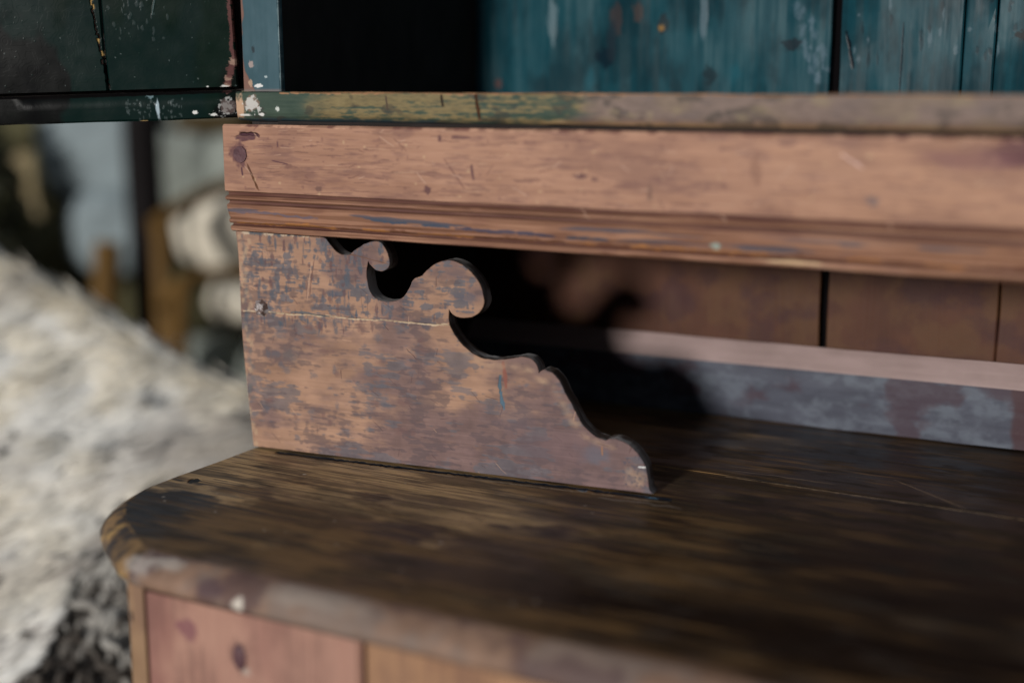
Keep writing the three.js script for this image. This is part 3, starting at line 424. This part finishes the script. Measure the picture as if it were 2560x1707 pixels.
// scroll bracket: two glued boards, turned six degrees
{
  const g0 = new THREE.Group(); g0.name = 'scroll_bracket'; g0.rotation.y = THREE.MathUtils.degToRad(6.06); g0.position.y = 0.0022; cup.add(g0);
  const run = (a) => new THREE.SplineCurve(a.map((p) => new THREE.Vector2(...p))).getPoints(a.length * 3);
  const up = [
    [[-0.0078, 0.1390], [-0.0080, 0.1947], [-0.0102, 0.2236]], [[-0.0102, 0.2236], [0.0320, 0.2236], [0.0751, 0.2226]],
    [[0.0751, 0.2226], [0.0858, 0.2212], [0.0923, 0.2182], [0.0974, 0.2127], [0.1025, 0.2071], [0.1077, 0.2039], [0.1129, 0.2032], [0.1181, 0.2038], [0.1234, 0.2081], [0.1287, 0.2112], [0.1352, 0.2150], [0.1443, 0.2177], [0.1520, 0.2172], [0.1570, 0.2120], [0.1606, 0.2042], [0.1618, 0.1985], [0.1604, 0.1933], [0.1552, 0.1896], [0.1494, 0.1893], [0.1450, 0.1913], [0.1406, 0.1949], [0.1387, 0.1985]],
    [[0.1387, 0.1985], [0.1370, 0.1903], [0.1370, 0.1811], [0.1387, 0.1719], [0.1431, 0.1652], [0.1495, 0.1615], [0.1597, 0.1602], [0.1687, 0.1621], [0.1764, 0.1672], [0.1816, 0.1744], [0.1855, 0.1821], [0.1887, 0.1851]],
    [[0.1887, 0.1851], [0.1931, 0.1867], [0.1958, 0.1875]],
    [[0.1958, 0.1875], [0.2006, 0.1926], [0.2082, 0.1984], [0.2181, 0.2027], [0.2279, 0.2030], [0.2376, 0.1999], [0.2473, 0.1928], [0.2544, 0.1843], [0.2586, 0.1744], [0.2594, 0.1655], [0.2567, 0.1586], [0.2506, 0.1528], [0.2433, 0.1503], [0.2335, 0.1497], [0.2274, 0.1521], [0.2233, 0.1567]],
    [[0.2233, 0.1567], [0.2229, 0.1496], [0.2240, 0.1419]], [[0.2240, 0.1419], [0.1747, 0.1419], [0.1098, 0.1420], [0.0590, 0.1420], [-0.0078, 0.1390]]];
  const lo = [
    [[-0.0078, 0.1390], [0.0590, 0.1420], [0.1098, 0.1420], [0.1747, 0.1419], [0.2240, 0.1419]],
    [[0.2240, 0.1419], [0.2285, 0.1340], [0.2358, 0.1253], [0.2443, 0.1185], [0.2553, 0.1131], [0.2624, 0.1122], [0.2709, 0.1121], [0.2829, 0.1138]],
    [[0.2829, 0.1138], [0.2925, 0.1162], [0.2996, 0.1172], [0.3055, 0.1162], [0.3102, 0.1132], [0.3130, 0.1082], [0.3142, 0.1034]],
    [[0.3142, 0.1034], [0.3165, 0.1056], [0.3210, 0.1064], [0.3267, 0.1048], [0.3326, 0.0999], [0.3373, 0.0924], [0.3420, 0.0838], [0.3467, 0.0764], [0.3514, 0.0678], [0.3550, 0.0614], [0.3597, 0.0562], [0.3655, 0.0512], [0.3724, 0.0474], [0.3798, 0.0456]],
    [[0.3798, 0.0456], [0.3830, 0.0474], [0.3884, 0.0480], [0.3952, 0.0464], [0.4021, 0.0434], [0.4089, 0.0377], [0.4135, 0.0326], [0.4169, 0.0274], [0.4191, 0.0198], [0.4206, 0.0121], [0.4219, 0.0044], [0.4255, 0.0]],
    [[0.4255, 0.0], [0.25, 0.0002], [0.0011, 0.0006]], [[0.0011, 0.0006], [-0.0028, 0.0480], [-0.0062, 0.0974], [-0.0078, 0.1390]]];
  const make = (runs) => {
    const p = []; for (const r of runs) { const q = run(r); q.pop(); p.push(...q); }
    p.forEach((v) => { if (v.y > 0.004 && v.x > 0.08 && Math.abs(v.y - 0.142) > 0.003) { v.x += (F(v.x * 300, v.y * 300, 2, 77) - 0.5) * 0.0009; v.y += (F(v.x * 300, v.y * 300, 2, 78) - 0.5) * 0.0009; } });
    const g = new THREE.ExtrudeGeometry(new THREE.Shape(p), { depth: 0.0168, bevelEnabled: true, bevelSize: 0.0007, bevelThickness: 0.0009, bevelOffset: -0.0007, bevelSegments: 2, curveSegments: 1, steps: 3 });
    g.translate(0, 0, -0.0177); const pos = g.attributes.position, nn = g.attributes.normal, u = g.attributes.uv;
    const parts = [[], []], keep = { position: [[], []], normal: [[], []], uv: [[], []] };
    for (let i = 0; i < pos.count; i += 3) { const k = (nn.getZ(i) + nn.getZ(i + 1) + nn.getZ(i + 2)) / 3 > 0.3 ? 0 : 1; for (const a of ['position', 'normal', 'uv']) { const at = g.attributes[a]; for (let q = i; q < i + 3; q++) for (let m = 0; m < at.itemSize; m++) keep[a][k].push(at.array[q * at.itemSize + m]); } parts[k].push(i); }
    for (const a of ['position', 'normal', 'uv']) g.attributes[a].array.set(keep[a][0].concat(keep[a][1]));
    g.clearGroups(); g.addGroup(0, parts[0].length * 3, 0); g.addGroup(parts[0].length * 3, parts[1].length * 3, 1);
    for (const r of g.groups) for (let i = r.start; i < r.start + r.count; i++) {
      const x = pos.getX(i), y = pos.getY(i), z = pos.getZ(i);
      if (r.materialIndex === 0) u.setXY(i, ...fit(sBracket)(x, y)); else u.setXY(i, (x + y * 0.8) / 0.46, (z + 0.02) / 0.04);
    }
    return g;
  };
  part('bracket_board', make(up), [mBracket, mEdge], g0); part('bracket_board', make(lo), [mBracket, mEdge], g0);
  // hand-made nail: faceted, slightly domed head
  const nail = new THREE.CylinderGeometry(0.0048, 0.0088, 0.0042, 7, 2, false); nail.rotateX(Math.PI / 2); nail.scale(1, 1.08, 1); nail.rotateZ(0.3); nail.translate(0.0167, 0.1453, 0.0018);
  const nm = toCreasedNormals(nail, 0.3); uvBy(nm, (x, y) => [x / 0.03, y / 0.03]); part('nail', nm, mIron, g0);
  g0.userData.label = 'scroll-cut side bracket with worn orange, purple and blue-grey paint';
}

// moulded front rail
{
  const prof = [[-0.0100, 0.3285], [0.0135, 0.3290], [0.0158, 0.3272], [0.0160, 0.310], [0.0160, 0.290], [0.0160, 0.270], [0.0157, 0.2645], [0.0105, 0.2632], [0.0098, 0.2606], [0.0138, 0.2594], [0.0155, 0.2580], [0.0155, 0.2566], [0.0138, 0.2552], [0.0098, 0.2544], [0.0100, 0.2524], [0.0140, 0.2510], [0.0138, 0.248], [0.0120, 0.2425], [0.0096, 0.2378], [0.0092, 0.2372], [0.0110, 0.2362], [0.0116, 0.2344], [0.0100, 0.2328], [0.0056, 0.2320], [0.0054, 0.2306], [0.0090, 0.2296], [0.0096, 0.2276], [0.0086, 0.2252], [0.0060, 0.2240], [-0.010, 0.2240]];
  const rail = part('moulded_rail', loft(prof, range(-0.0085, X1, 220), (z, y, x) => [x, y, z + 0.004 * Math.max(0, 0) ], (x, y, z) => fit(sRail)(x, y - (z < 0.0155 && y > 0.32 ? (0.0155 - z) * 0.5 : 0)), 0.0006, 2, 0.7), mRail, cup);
  const pg = new THREE.CylinderGeometry(0.0082, 0.0092, 0.006, 9, 1); pg.rotateX(Math.PI / 2); pg.translate(0.0125, 0.3003, 0.0142); const q = toCreasedNormals(pg, 0.4); uvBy(q, (x, y) => [x / 0.03, y / 0.03]); part('peg', q, mPeg, rail);
}
// narrow ledge rail with rounded lower edge
part('ledge_rail', loft([[-0.0102, 0.3592], [-0.0015, 0.3598], [0.0005, 0.3585], [0.001, 0.350], [0.0008, 0.342], [0.0002, 0.3365], [-0.002, 0.3335], [-0.006, 0.332], [-0.0102, 0.332]], range(-0.0028, X1, 200), (z, y, x) => [x, y, z], (x, y, z) => fit(sLedge)(x, y - (z < -0.002 && y > 0.35 ? 0.004 : 0)), 0.0012, 3, 0.7), mLedge, cup);
part('filler_strip', box(0.047, X1, 0.3288, 0.3322, -0.0105, 0.0005, 0.0008), mDark, cup);
// upper frame
const stileW = (y) => [0.0036, 0.0489 - 0.002 * ss(0.36, 0.46, y)];
part('stile', loft([[0.0036, -0.0100], [0.0036, -0.0042], [0.0046, -0.003], [0.02, -0.003], [0.035, -0.003], [0.0475, -0.003], [0.0485, -0.0042], [0.0485, -0.0100]], range(0.3602, 1.02, 60), (x, z, y) => [x, y, z], (x, y, z) => fit(sStile)(x + z * 0.2, y), 0.0007, 6), mStile, cup);
part('stile', upright(1.255, 1.3, 0.3602, 1.02, -0.003, 0.023, sStile, 7), mStile, cup);
part('top_rail', box(0.0036, 1.3, 1.0205, 1.07, -0.026, -0.003), mStile, cup);
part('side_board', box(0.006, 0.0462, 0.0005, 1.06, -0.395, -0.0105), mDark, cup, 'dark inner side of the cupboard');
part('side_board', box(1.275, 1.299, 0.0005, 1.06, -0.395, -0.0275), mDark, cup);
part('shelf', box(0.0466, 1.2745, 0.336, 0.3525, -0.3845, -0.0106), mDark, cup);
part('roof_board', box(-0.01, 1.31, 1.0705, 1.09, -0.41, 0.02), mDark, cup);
part('hinge_gap_blocker', box(-0.03, 0.0058, 0.3605, 1.02, -0.034, -0.0145), mDark, cup);  // added dark strip, blocks the sky behind the hinge gap
// back: upright boards, teal above the shelf and brown below it
const edges = [[0.047, 0.4775], [0.4875, 0.6108], [0.6122, 0.6418], [0.6432, 0.83], [0.8318, 1.03], [1.032, 1.2745]];
edges.forEach(([a, b], i) => {
  part('back_board', upright(a, b, 0.3532, 1.06, -0.385 + (i % 2) * 0.0012, 0.012, sTeal, 20 + i, 0.0012), mTeal, cup, i ? undefined : 'wide teal painted back board with worn streaks');
});
[[0.047, 0.4785], [0.4868, 0.6625], [0.6638, 0.83], [0.8318, 1.03], [1.032, 1.2745]].forEach(([a, b], i) => part('back_board', upright(a, b, -0.02, 0.3352, -0.385 + (i % 2) * 0.001, 0.012, sBrown, 30 + i, 0.0014), mBrown, cup, i ? undefined : 'unpainted reddish brown back board below the shelf'));
part('added_gap_backing', box(0.006, 1.299, -0.02, 1.06, -0.425, -0.3985), mBlack, cup);  // added black sheet so the gaps between the boards look dark
part('bottom_rail', loft([[-0.3765, -0.001], [-0.3765, 0.0838], [-0.3745, 0.0842], [-0.3565, 0.0625], [-0.3553, 0.0595], [-0.355, 0.04], [-0.355, 0.02], [-0.3555, 0.0]], range(0.0466, 1.2745, 140), (z, y, x) => [x, y + 0.007 * (x - 0.3), z], (x, y, z) => fit(sBackRail)(x, y - 0.007 * (x - 0.3)), 0.0012, 8, 0.6), mBackRail, cup);

// lower carcass: canted corner strip, stile and door of the base, sides to the floor
{
  const yT = -0.031, yB = -0.85;
  part('front_board', upright(0.1195, 0.3285, yB, yT, 0.285, 0.02, sFront, 41, 0.0008, 0.003), mFront, cup);
  part('front_board', upright(0.3315, 0.62, yB, yT, 0.284, 0.02, sFront, 42, 0.0008, 0.003), mFront, cup);
  part('front_board', upright(0.6225, X1 - 0.02, yB, yT, 0.285, 0.02, sFront, 43, 0.0008, 0.003), mFront, cup);
  part('corner_strip', loft([[0.1185, 0.265], [0.1185, 0.2845], [0.112, 0.2868], [0.104, 0.286], [0.0985, 0.2815], [0.1, 0.265]], range(yB, yT + 0.004, 30), (x, z, y) => [x, y, z], (x, y, z) => fit(sFront)(x, y), 0.0006, 44), mFront, cup, 'paler narrow strip at the front corner');
  part('canted_side', loft([[0.1, 0.2645], [0.098, 0.2795], [0.018, 0.195], [0.018, -0.39], [0.036, -0.39], [0.036, 0.188]], range(yB, -0.0275, 8), (x, z, y) => [x, y, z], (x, y, z) => fit(sFront)(x + z * 0.8 + 0.3, y), 0.0004, 45), mFront, cup);
  part('side_board', box(X1 - 0.0195, X1, yB, -0.0275, -0.39, 0.28), mFront, cup);
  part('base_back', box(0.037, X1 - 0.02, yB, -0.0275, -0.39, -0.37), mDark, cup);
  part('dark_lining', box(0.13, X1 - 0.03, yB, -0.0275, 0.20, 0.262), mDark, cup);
  const kn = new THREE.SphereGeometry(0.0085, 14, 8, 0, Math.PI * 2, 0, Math.PI / 2); kn.rotateX(Math.PI / 2); kn.scale(0.8, 1.35, 0.42); kn.translate(0.2157, -0.0669, 0.2845); uvBy(kn, (x, y) => [x / 0.03, y / 0.03]); part('peg', kn, mPeg, cup);
}
// open door: hung on the left stile, sagging a little
{
  const d = new THREE.Group(); d.name = 'door'; d.position.set(-0.0008, 0.3610, 0.0); d.rotation.set(0, THREE.MathUtils.degToRad(28.1), THREE.MathUtils.degToRad(1.75)); cup.add(d);
  d.userData.label = 'dark green door standing open to the left';
  const m = fit(sDoor), S = sDoor;
  part('door_board', upright(-0.1268, -0.0005, 0.004, 0.66, -0.0035, 0.016, S, 51, 0.0006, 0.0015), mDoor, d);
  part('door_board', upright(-0.2700, -0.1285, 0.004, 0.66, -0.0045, 0.016, S, 52, 0.0006, 0.0015), mDoor, d);
  part('door_board', upright(-0.4300, -0.2712, 0.004, 0.66, -0.0038, 0.016, S, 53, 0.0006, 0.0015), mDoor, d);
  part('door_gap_blocker', box(-0.43, -0.003, -0.012, 0.03, -0.034, -0.0208), mDark, d);  // added dark strip, hides the bright background behind the door gap
  part('door_rail', loft([[-0.018, 0.0005], [-0.0012, 0.0005], [0, -0.0012], [0.0004, -0.014], [0, -0.0245], [-0.0018, -0.0262], [-0.018, -0.0262]], range(-0.4300, -0.0022, 70), (z, y, x) => [x, y, z], (x, y, z) => m(x, y), 0.0009, 54), mDoor, d);
}

// ================================================================== SURROUNDINGS
const mGround = new Surf(512, 512, 0, 0, 4, 4, (x, y) => { const f = F(x * 6, y * 6, 5, 61); return [mix([0.035, 0.03, 0.016], [0.10, 0.082, 0.045], f), 0.95, 0.02 * f]; }).material();
{ const g = new THREE.PlaneGeometry(240, 240, 60, 60); g.rotateX(-Math.PI / 2); g.translate(0, -0.85, 0); uvBy(g, (x, y, z) => [x / 4, z / 4]); structure('ground', g, mGround, 'dark earthy ground behind the cupboard'); }

// fleeces heaped beside the cupboard
const heapY = (x, z) => {
  const d = z + 0.64 + 0.05 * (F(x * 5, 3, 2, 5) - 0.5);
  const crest = -0.060 - 0.33 * (x + 0.85) - 0.12 * ss(-0.5, -0.1, x) + 0.035 * (F(x * 6, 1, 3, 4) - 0.5);
  let y = crest + (d > 0 ? -0.34 * d - 0.22 * d * d : -2.2 * d * d - 0.5 * Math.abs(d));
  y += 0.05 * (F(x * 5 + 3, z * 4, 3, 9) - 0.5);
  return y;
};
function sheet(x0, x1, z0, z1, nx, nz, fy, ed) {
  const pos = [], idx = []; for (let j = 0; j <= nz; j++) for (let i = 0; i <= nx; i++) { const z = z0 + (z1 - z0) * j / nz, a = x0, b = x1 + ed(z), x = a + (b - a) * i / nx; pos.push(x, fy(x, z), z); }
  for (let j = 0; j < nz; j++) for (let i = 0; i < nx; i++) { const a = j * (nx + 1) + i, b = a + 1, c = a + nx + 1, d = c + 1; idx.push(a, c, d, a, d, b); }
  const g = new THREE.BufferGeometry(); g.setAttribute('position', new THREE.Float32BufferAttribute(pos, 3)); g.setIndex(idx); g.computeVertexNormals(); return uvBy(g, (x, y, z) => [x * 2, z * 2]);
}
function lock(len, r0, curl, seed, nl = 10, nr = 5) {   // one tapering lock of wool, rooted at the origin and leaning along +z
  const rr = rng(seed), pts = []; for (let i = 0; i <= 6; i++) { const t = i / 6; pts.push(new THREE.Vector3(Math.sin(t * curl) * r0 * 1.1 * t, len * (0.35 * t - 0.33 * t * t) + Math.cos(t * curl) * r0 * 0.9 * t, len * t)); }
  const c = new THREE.CatmullRomCurve3(pts), g = new THREE.TubeGeometry(c, nl, 1, nr, false), p = g.attributes.position;
  for (let i = 0; i < p.count; i++) { const k = Math.floor(i / (nr + 1)), t = k / nl, ctr = c.getPointAt(t), R = r0 * (0.7 + 0.7 * t - 1.28 * t * t * t); p.setXYZ(i, ctr.x + (p.getX(i) - ctr.x) * R, ctr.y + (p.getY(i) - ctr.y) * R, ctr.z + (p.getZ(i) - ctr.z) * R); }
  g.computeVertexNormals(); return g;
}
function woolly(parent, count, x0, x1, z0, z1, fy, ed, colour, geo, mat, seed, size, lean, flat = 0.12) {
  const r = rng(seed), m = new THREE.InstancedMesh(geo, mat, count), o = new THREE.Object3D(), c = new THREE.Color();
  for (let k = 0; k < count; k++) {
    const z = z0 + r() * (z1 - z0), x = x0 + r() * (x1 + ed(z) - x0), y = fy(x, z), e = 0.012;
    const nx = -(fy(x + e, z) - fy(x - e, z)) / (2 * e), nz = -(fy(x, z + e) - fy(x, z - e)) / (2 * e), nrm = new THREE.Vector3(nx, 1, nz).normalize();
    const dir = new THREE.Vector3(lean[0] + (r() - 0.5) * lean[3], lean[1] + (r() - 0.5) * lean[3] * 0.6, lean[2] + (r() - 0.5) * lean[3]); dir.addScaledVector(nrm, flat - dir.dot(nrm)).normalize();
    const X = new THREE.Vector3().crossVectors(nrm, dir).normalize(), Y = new THREE.Vector3().crossVectors(dir, X); o.matrix.makeBasis(X, Y, dir);
    const s = size * (0.6 + 0.9 * r()); o.matrix.scale(new THREE.Vector3(s, s, s * (0.7 + 0.7 * r()))); o.matrix.setPosition(x, y - 0.004, z); m.setMatrixAt(k, o.matrix);
    c.setRGB(...colour(x, z, r)); m.setColorAt(k, c);
  }
  m.name = 'wool'; m.userData.kind = 'stuff'; m.castShadow = m.receiveShadow = true; parent.add(m); return m;
}
const mHideW = new THREE.MeshStandardMaterial({ color: new THREE.Color().setRGB(0.86, 0.84, 0.78), roughness: 1 }), mHideD = new THREE.MeshStandardMaterial({ color: new THREE.Color().setRGB(0.20, 0.18, 0.16), roughness: 1 });
const mWool = new THREE.MeshPhysicalMaterial({ color: 0xffffff, roughness: 1, specularIntensity: 0.2, transmission: 0.15, thickness: 0, side: THREE.DoubleSide });
{
  const ed = (z) => 0.06 * (F(z * 9, 2, 3, 12) - 0.5) + 0.07 * ss(-0.38, -0.05, z) + 0.2 * ss(-0.42, -0.58, z);
  const t = thing('sheepskin', 'long white shaggy sheepskin draped over a heap left of the cupboard', 'sheepskin', [0, 0, 0]);
  const y1 = (x, z) => heapY(x, z) + 0.02 + 0.012 * (F(x * 38 + z * 18, z * 8, 2, 39) - 0.5) + 0.036 * (F(x * 13 + z * 4, z * 8, 3, 19) - 0.5);
  part('hide', sheet(-1.6, -0.57, -0.95, 0.34, 320, 260, y1, ed), mHideW, t);
  const shade = (x, z, r) => { const q = ss(0.5, 0.66, F(x * 7 + 5, z * 6, 3, 8)), b = 0.90 + 0.06 * r(); return mix(mix([b, b * 0.975, b * 0.915], [0.86, 0.78, 0.62], 0.6 * ss(0.45, 0.62, F(x * 8 + 2, z * 8, 3, 18))), [0.44, 0.40, 0.36], Math.min(0.8, q * 0.4 + ss(-0.62, -0.5, x) * ss(0.38, 0.6, F(x * 16, z * 16, 3, 28)))); };
  woolly(t, 3600, -1.6, -0.56, -0.95, 0.34, y1, ed, (x, z, r) => { const k = 0.86 + 0.14 * r(); return shade(x, z, r).map((v) => v * k); }, lock(0.06, 0.0036, 5, 8), mWool, 24, 1, [-0.40, -0.25, 1, 0.7], 0.10);
  woolly(t, 80000, -1.6, -0.55, -0.95, 0.34, y1, ed, shade, lock(0.036, 0.0017, 4, 3, 6, 4), mWool, 21, 1, [-0.3, -0.2, 1, 0.6], 0.10);
}
{
  const ed = () => 0;
  const t = thing('sheepskin', 'darker curly grey fleece hanging between the white sheepskin and the cupboard corner', 'sheepskin', [0, 0, 0]);
  const y2 = (x, z) => heapY(x, z) - 0.004 - 0.20 * ss(-0.38, -0.02, x) + 0.03 * (F(x * 18, z * 14, 3, 29) - 0.5);
  part('hide', sheet(-0.85, -0.02, -0.62, 0.34, 160, 160, y2, ed), mHideD, t);
  woolly(t, 8000, -0.76, -0.03, -0.62, 0.34, y2, ed, (x, z, r) => { const k = r(), w = ss(0.40, 0.64, F(x * 22, z * 22, 3, 31)) * 0.55 + 0.6 * ss(-0.2, -0.42, z) * ss(0.3, 0.55, F(x * 14, z * 14, 3, 33)); return mix([0.075, 0.064, 0.055], [0.50, 0.48, 0.44], Math.min(1, w * (0.5 + 0.7 * k))); }, lock(0.045, 0.0065, 9, 4), mWool, 22, 0.9, [0.0, -0.15, 1, 1.8], 0.08);
}
// dark post
{
  const t = thing('post', 'slim dark upright post behind the white sheepskin', 'post', [-2.315, -0.85, -2.29]);
  const g = new THREE.CylinderGeometry(0.060, 0.066, 2.0, 12, 8); g.translate(0, 1.0, 0); const p = g.attributes.position; for (let i = 0; i < p.count; i++) p.setX(i, p.getX(i) + 0.012 * (N(p.getY(i) * 3, 1, 3) - 0.5)); g.computeVertexNormals();
  part('shaft', g, new Surf(64, 256, 0, 0, 1, 1, (x, y) => { const f = F(x * 20, y * 40, 3, 3); return [mix([0.003, 0.002, 0.0025], [0.007, 0.005, 0.005], f), 0.8, 0.003 * f]; }).material(), t);
}
// rough stone wall of large pale blocks, far out of focus
{
  const t = thing('stone_wall', 'rough wall of large pale blue-grey and cream stones far behind the fleece', 'wall', [0, 0, 0]);
  const stoneGeo = [0, 1, 2].map((s) => { const g = mergeVertices(new THREE.IcosahedronGeometry(1, 4)), p = g.attributes.position; for (let i = 0; i < p.count; i++) { const x = p.getX(i), y = p.getY(i), z = p.getZ(i), k = 1 / Math.pow(Math.abs(x) ** 3.4 + Math.abs(y) ** 3.4 + Math.abs(z) ** 3.4, 1 / 3.4) * (0.86 + 0.24 * F(x * 1.6 + s * 7 + 9, y * 1.6 + z * 1.3 + 9, 3, s)); p.setXYZ(i, x * k, y * k, z * k); } g.computeVertexNormals(); return uvBy(g, (x, y, z) => [x * 0.3 + z * 0.2, y * 0.3]); });
  const stoneMat = (c, s) => new Surf(128, 128, 0, 0, 1, 1, (x, y) => { const f = F(x * 9, y * 9, 4, s); return [mix(c.map((v) => v * 0.62), c.map((v) => v * 1.25), f), 0.9, 0.02 * f]; }).material();
  const B = stoneMat([0.225, 0.27, 0.285], 71), G = stoneMat([0.275, 0.30, 0.27], 72), C = stoneMat([0.66, 0.60, 0.49], 73), O = stoneMat([0.10, 0.092, 0.048], 74);
  // [x, y, z, half sizes, material]
  const list = [[-2.87, 0.13, -2.66, 0.2, 0.2, 0.2, B], [-2.76, -0.17, -2.62, 0.17, 0.14, 0.18, B], [-3.08, 0.06, -2.7, 0.13, 0.2, 0.16, O], [-3.05, -0.30, -2.6, 0.17, 0.16, 0.16, O], [-2.52, 0.06, -2.92, 0.17, 0.12, 0.18, G], [-2.60, 0.27, -2.95, 0.15, 0.08, 0.16, G], [-2.26, 0.07, -3.02, 0.12, 0.13, 0.15, G], [-2.60, 0.06, -2.74, 0.14, 0.13, 0.12, G], [-2.36, -0.14, -2.66, 0.11, 0.11, 0.12, C],
    [-2.20, -0.15, -2.62, 0.16, 0.125, 0.16, C], [-2.10, -0.37, -2.52, 0.11, 0.06, 0.14, C], [-2.55, -0.42, -2.66, 0.15, 0.11, 0.16, O], [-2.85, -0.52, -2.6, 0.18, 0.14, 0.16, O], [-3.4, -0.1, -2.6, 0.18, 0.2, 0.16, O], [-3.4, -0.5, -2.55, 0.2, 0.18, 0.16, O], [-2.0, -0.68, -2.7, 0.2, 0.16, 0.16, G], [-2.45, -0.70, -2.66, 0.22, 0.15, 0.16, G], [-2.9, -0.73, -2.6, 0.22, 0.12, 0.16, B], [-1.9, 0.1, -3.0, 0.18, 0.2, 0.16, G], [-1.85, -0.3, -2.9, 0.18, 0.18, 0.16, C]];
  { const r = rng(91); for (let k = 0; k < 10; k++) for (let j = 0; j < 5; j++) { // the rest of the wall face
    const t = -1.2 + k * 0.265 + (j % 2) * 0.13, y = -0.7 + j * 0.235 + (r() - 0.5) * 0.05, x = -2.62 + Math.cos(0.49) * t + 0.03, z = -2.92 - Math.sin(0.49) * t + 0.04;
    if (!list.some((q) => Math.hypot(q[0] - x, q[1] - y) < 0.2)) list.push([x, y, z, 0.125 + r() * 0.03, 0.105 + r() * 0.02, 0.12, [B, G, O, O][Math.floor(r() * 4)]]);
  } }
  list.forEach(([x, y, z, a, b, c, m], i) => { const q = part('stone', stoneGeo[i % 3], m, t); q.position.set(x, y, z); q.scale.set(a * 1.14, b * 1.14, c); q.rotation.set(0, 0.55 + (i % 4) * 0.12, (i % 5 - 2) * 0.07); });
  const core = new THREE.BoxGeometry(2.6, 1.3, 0.1, 8, 4, 1); core.rotateY(0.49); core.translate(-2.62, -0.2, -2.92); part('mortar', core, new Surf(64, 64, 0, 0, 1, 1, (x, y) => { const f = F(x * 9, y * 9, 3, 9); return [mix([0.15, 0.115, 0.06], [0.30, 0.245, 0.15], f), 0.95, 0.01 * f]; }).material(), t);
}
// ochre wooden frame with a bent arm
{
  const t = thing('wooden_frame', 'ochre brown bentwood frame with sloping rail, blurred behind the dark post', 'frame', [0, 0, 0]);
  const mW = new Surf(128, 128, 0, 0, 1, 1, (x, y) => { const f = F(x * 6, y * 40, 4, 83); return [mix([0.065, 0.034, 0.009], [0.15, 0.082, 0.022], f), 0.6, 0.002 * f]; }).material();
  const bar = (pts, r, name) => { const c = new THREE.CatmullRomCurve3(pts.map((p) => new THREE.Vector3(...p))), g = new THREE.TubeGeometry(c, 24, r, 10); return part(name, g, mW, t); };
  bar([[-2.187, -0.088, -2.168], [-2.164, -0.042, -2.248], [-2.142, 0.008, -2.387], [-2.115, 0.045, -2.528]], 0.026, 'sloping_rail');
  bar([[-1.97, -0.30, -1.95], [-1.932, -0.238, -2.007], [-1.902, -0.215, -2.097], [-1.852, -0.215, -2.204], [-1.75, -0.22, -2.36]], 0.024, 'bent_arm');
  bar([[-1.905, -0.235, -2.0], [-1.85, -0.393, -1.91], [-1.80, -0.6, -1.85], [-1.79, -0.85, -1.83]], 0.03, 'leg');
  bar([[-2.36, -0.15, -2.15], [-2.30, -0.404, -2.06], [-2.27, -0.85, -2.02]], 0.045, 'leg');
  bar([[-2.16, -0.079, -2.19], [-2.11, -0.31, -2.13], [-2.09, -0.85, -2.1]], 0.03, 'leg');
  bar([[-2.27, -0.45, -2.05], [-2.09, -0.46, -2.1], [-1.84, -0.45, -1.90]], 0.03, 'stretcher');
}
// brown beam above the stones, and a dark shrub at the left
{
  const t = thing('beam', 'dark brown wooden beam lying along the top of the stone wall', 'beam', [-2.35, 0.235, -2.86]);
  const g = new RoundedBoxGeometry(0.5, 0.075, 0.09, 2, 0.01); uvBy(g, (x, y) => [x, y]);
  part('timber', g, new Surf(128, 64, 0, 0, 1, 1, (x, y) => { const f = F(x * 6, y * 60, 3, 93); return [mix([0.02, 0.014, 0.006], [0.06, 0.04, 0.014], f), 0.8, 0.003 * f]; }).material(), t); t.rotation.y = 0.45;
}
{
  const t = thing('shrub', 'dark olive leafy shrub at the left edge beyond the fleece', 'shrub', [-3.0, -0.85, -2.15]);
  const mL = new THREE.MeshStandardMaterial({ roughness: 0.7, side: THREE.DoubleSide }), leaf = new THREE.CircleGeometry(0.03, 6); leaf.scale(0.6, 1.3, 1);
  const n = 1600, m = new THREE.InstancedMesh(leaf, mL, n), o = new THREE.Object3D(), c = new THREE.Color(), r = rng(77);
  for (let k = 0; k < n; k++) { let x, y, z; do { x = r() * 2 - 1; y = r() * 2 - 1; z = r() * 2 - 1; } while (x * x + y * y + z * z > 1 || N(x * 3 + 9, y * 3 + z * 2 + 9, 4) < 0.3); o.position.set(x * 0.2, 0.62 + y * 0.55, z * 0.2); o.rotation.set(r() * 6, r() * 6, r() * 6); o.updateMatrix(); m.setMatrixAt(k, o.matrix); const b = 0.4 + 0.8 * r(); c.setRGB(0.035 * b, 0.036 * b, 0.012 * b); m.setColorAt(k, c); }
  m.name = 'foliage'; m.userData.kind = 'stuff'; m.castShadow = true; t.add(m);
  const s = new THREE.CylinderGeometry(0.012, 0.022, 0.7, 7); s.translate(0, 0.35, 0); part('stem', s, mDark, t);
}
scene.traverse((o) => { if (o.isMesh) { o.castShadow = true; o.receiveShadow = true; } });
renderer.render(scene, camera);
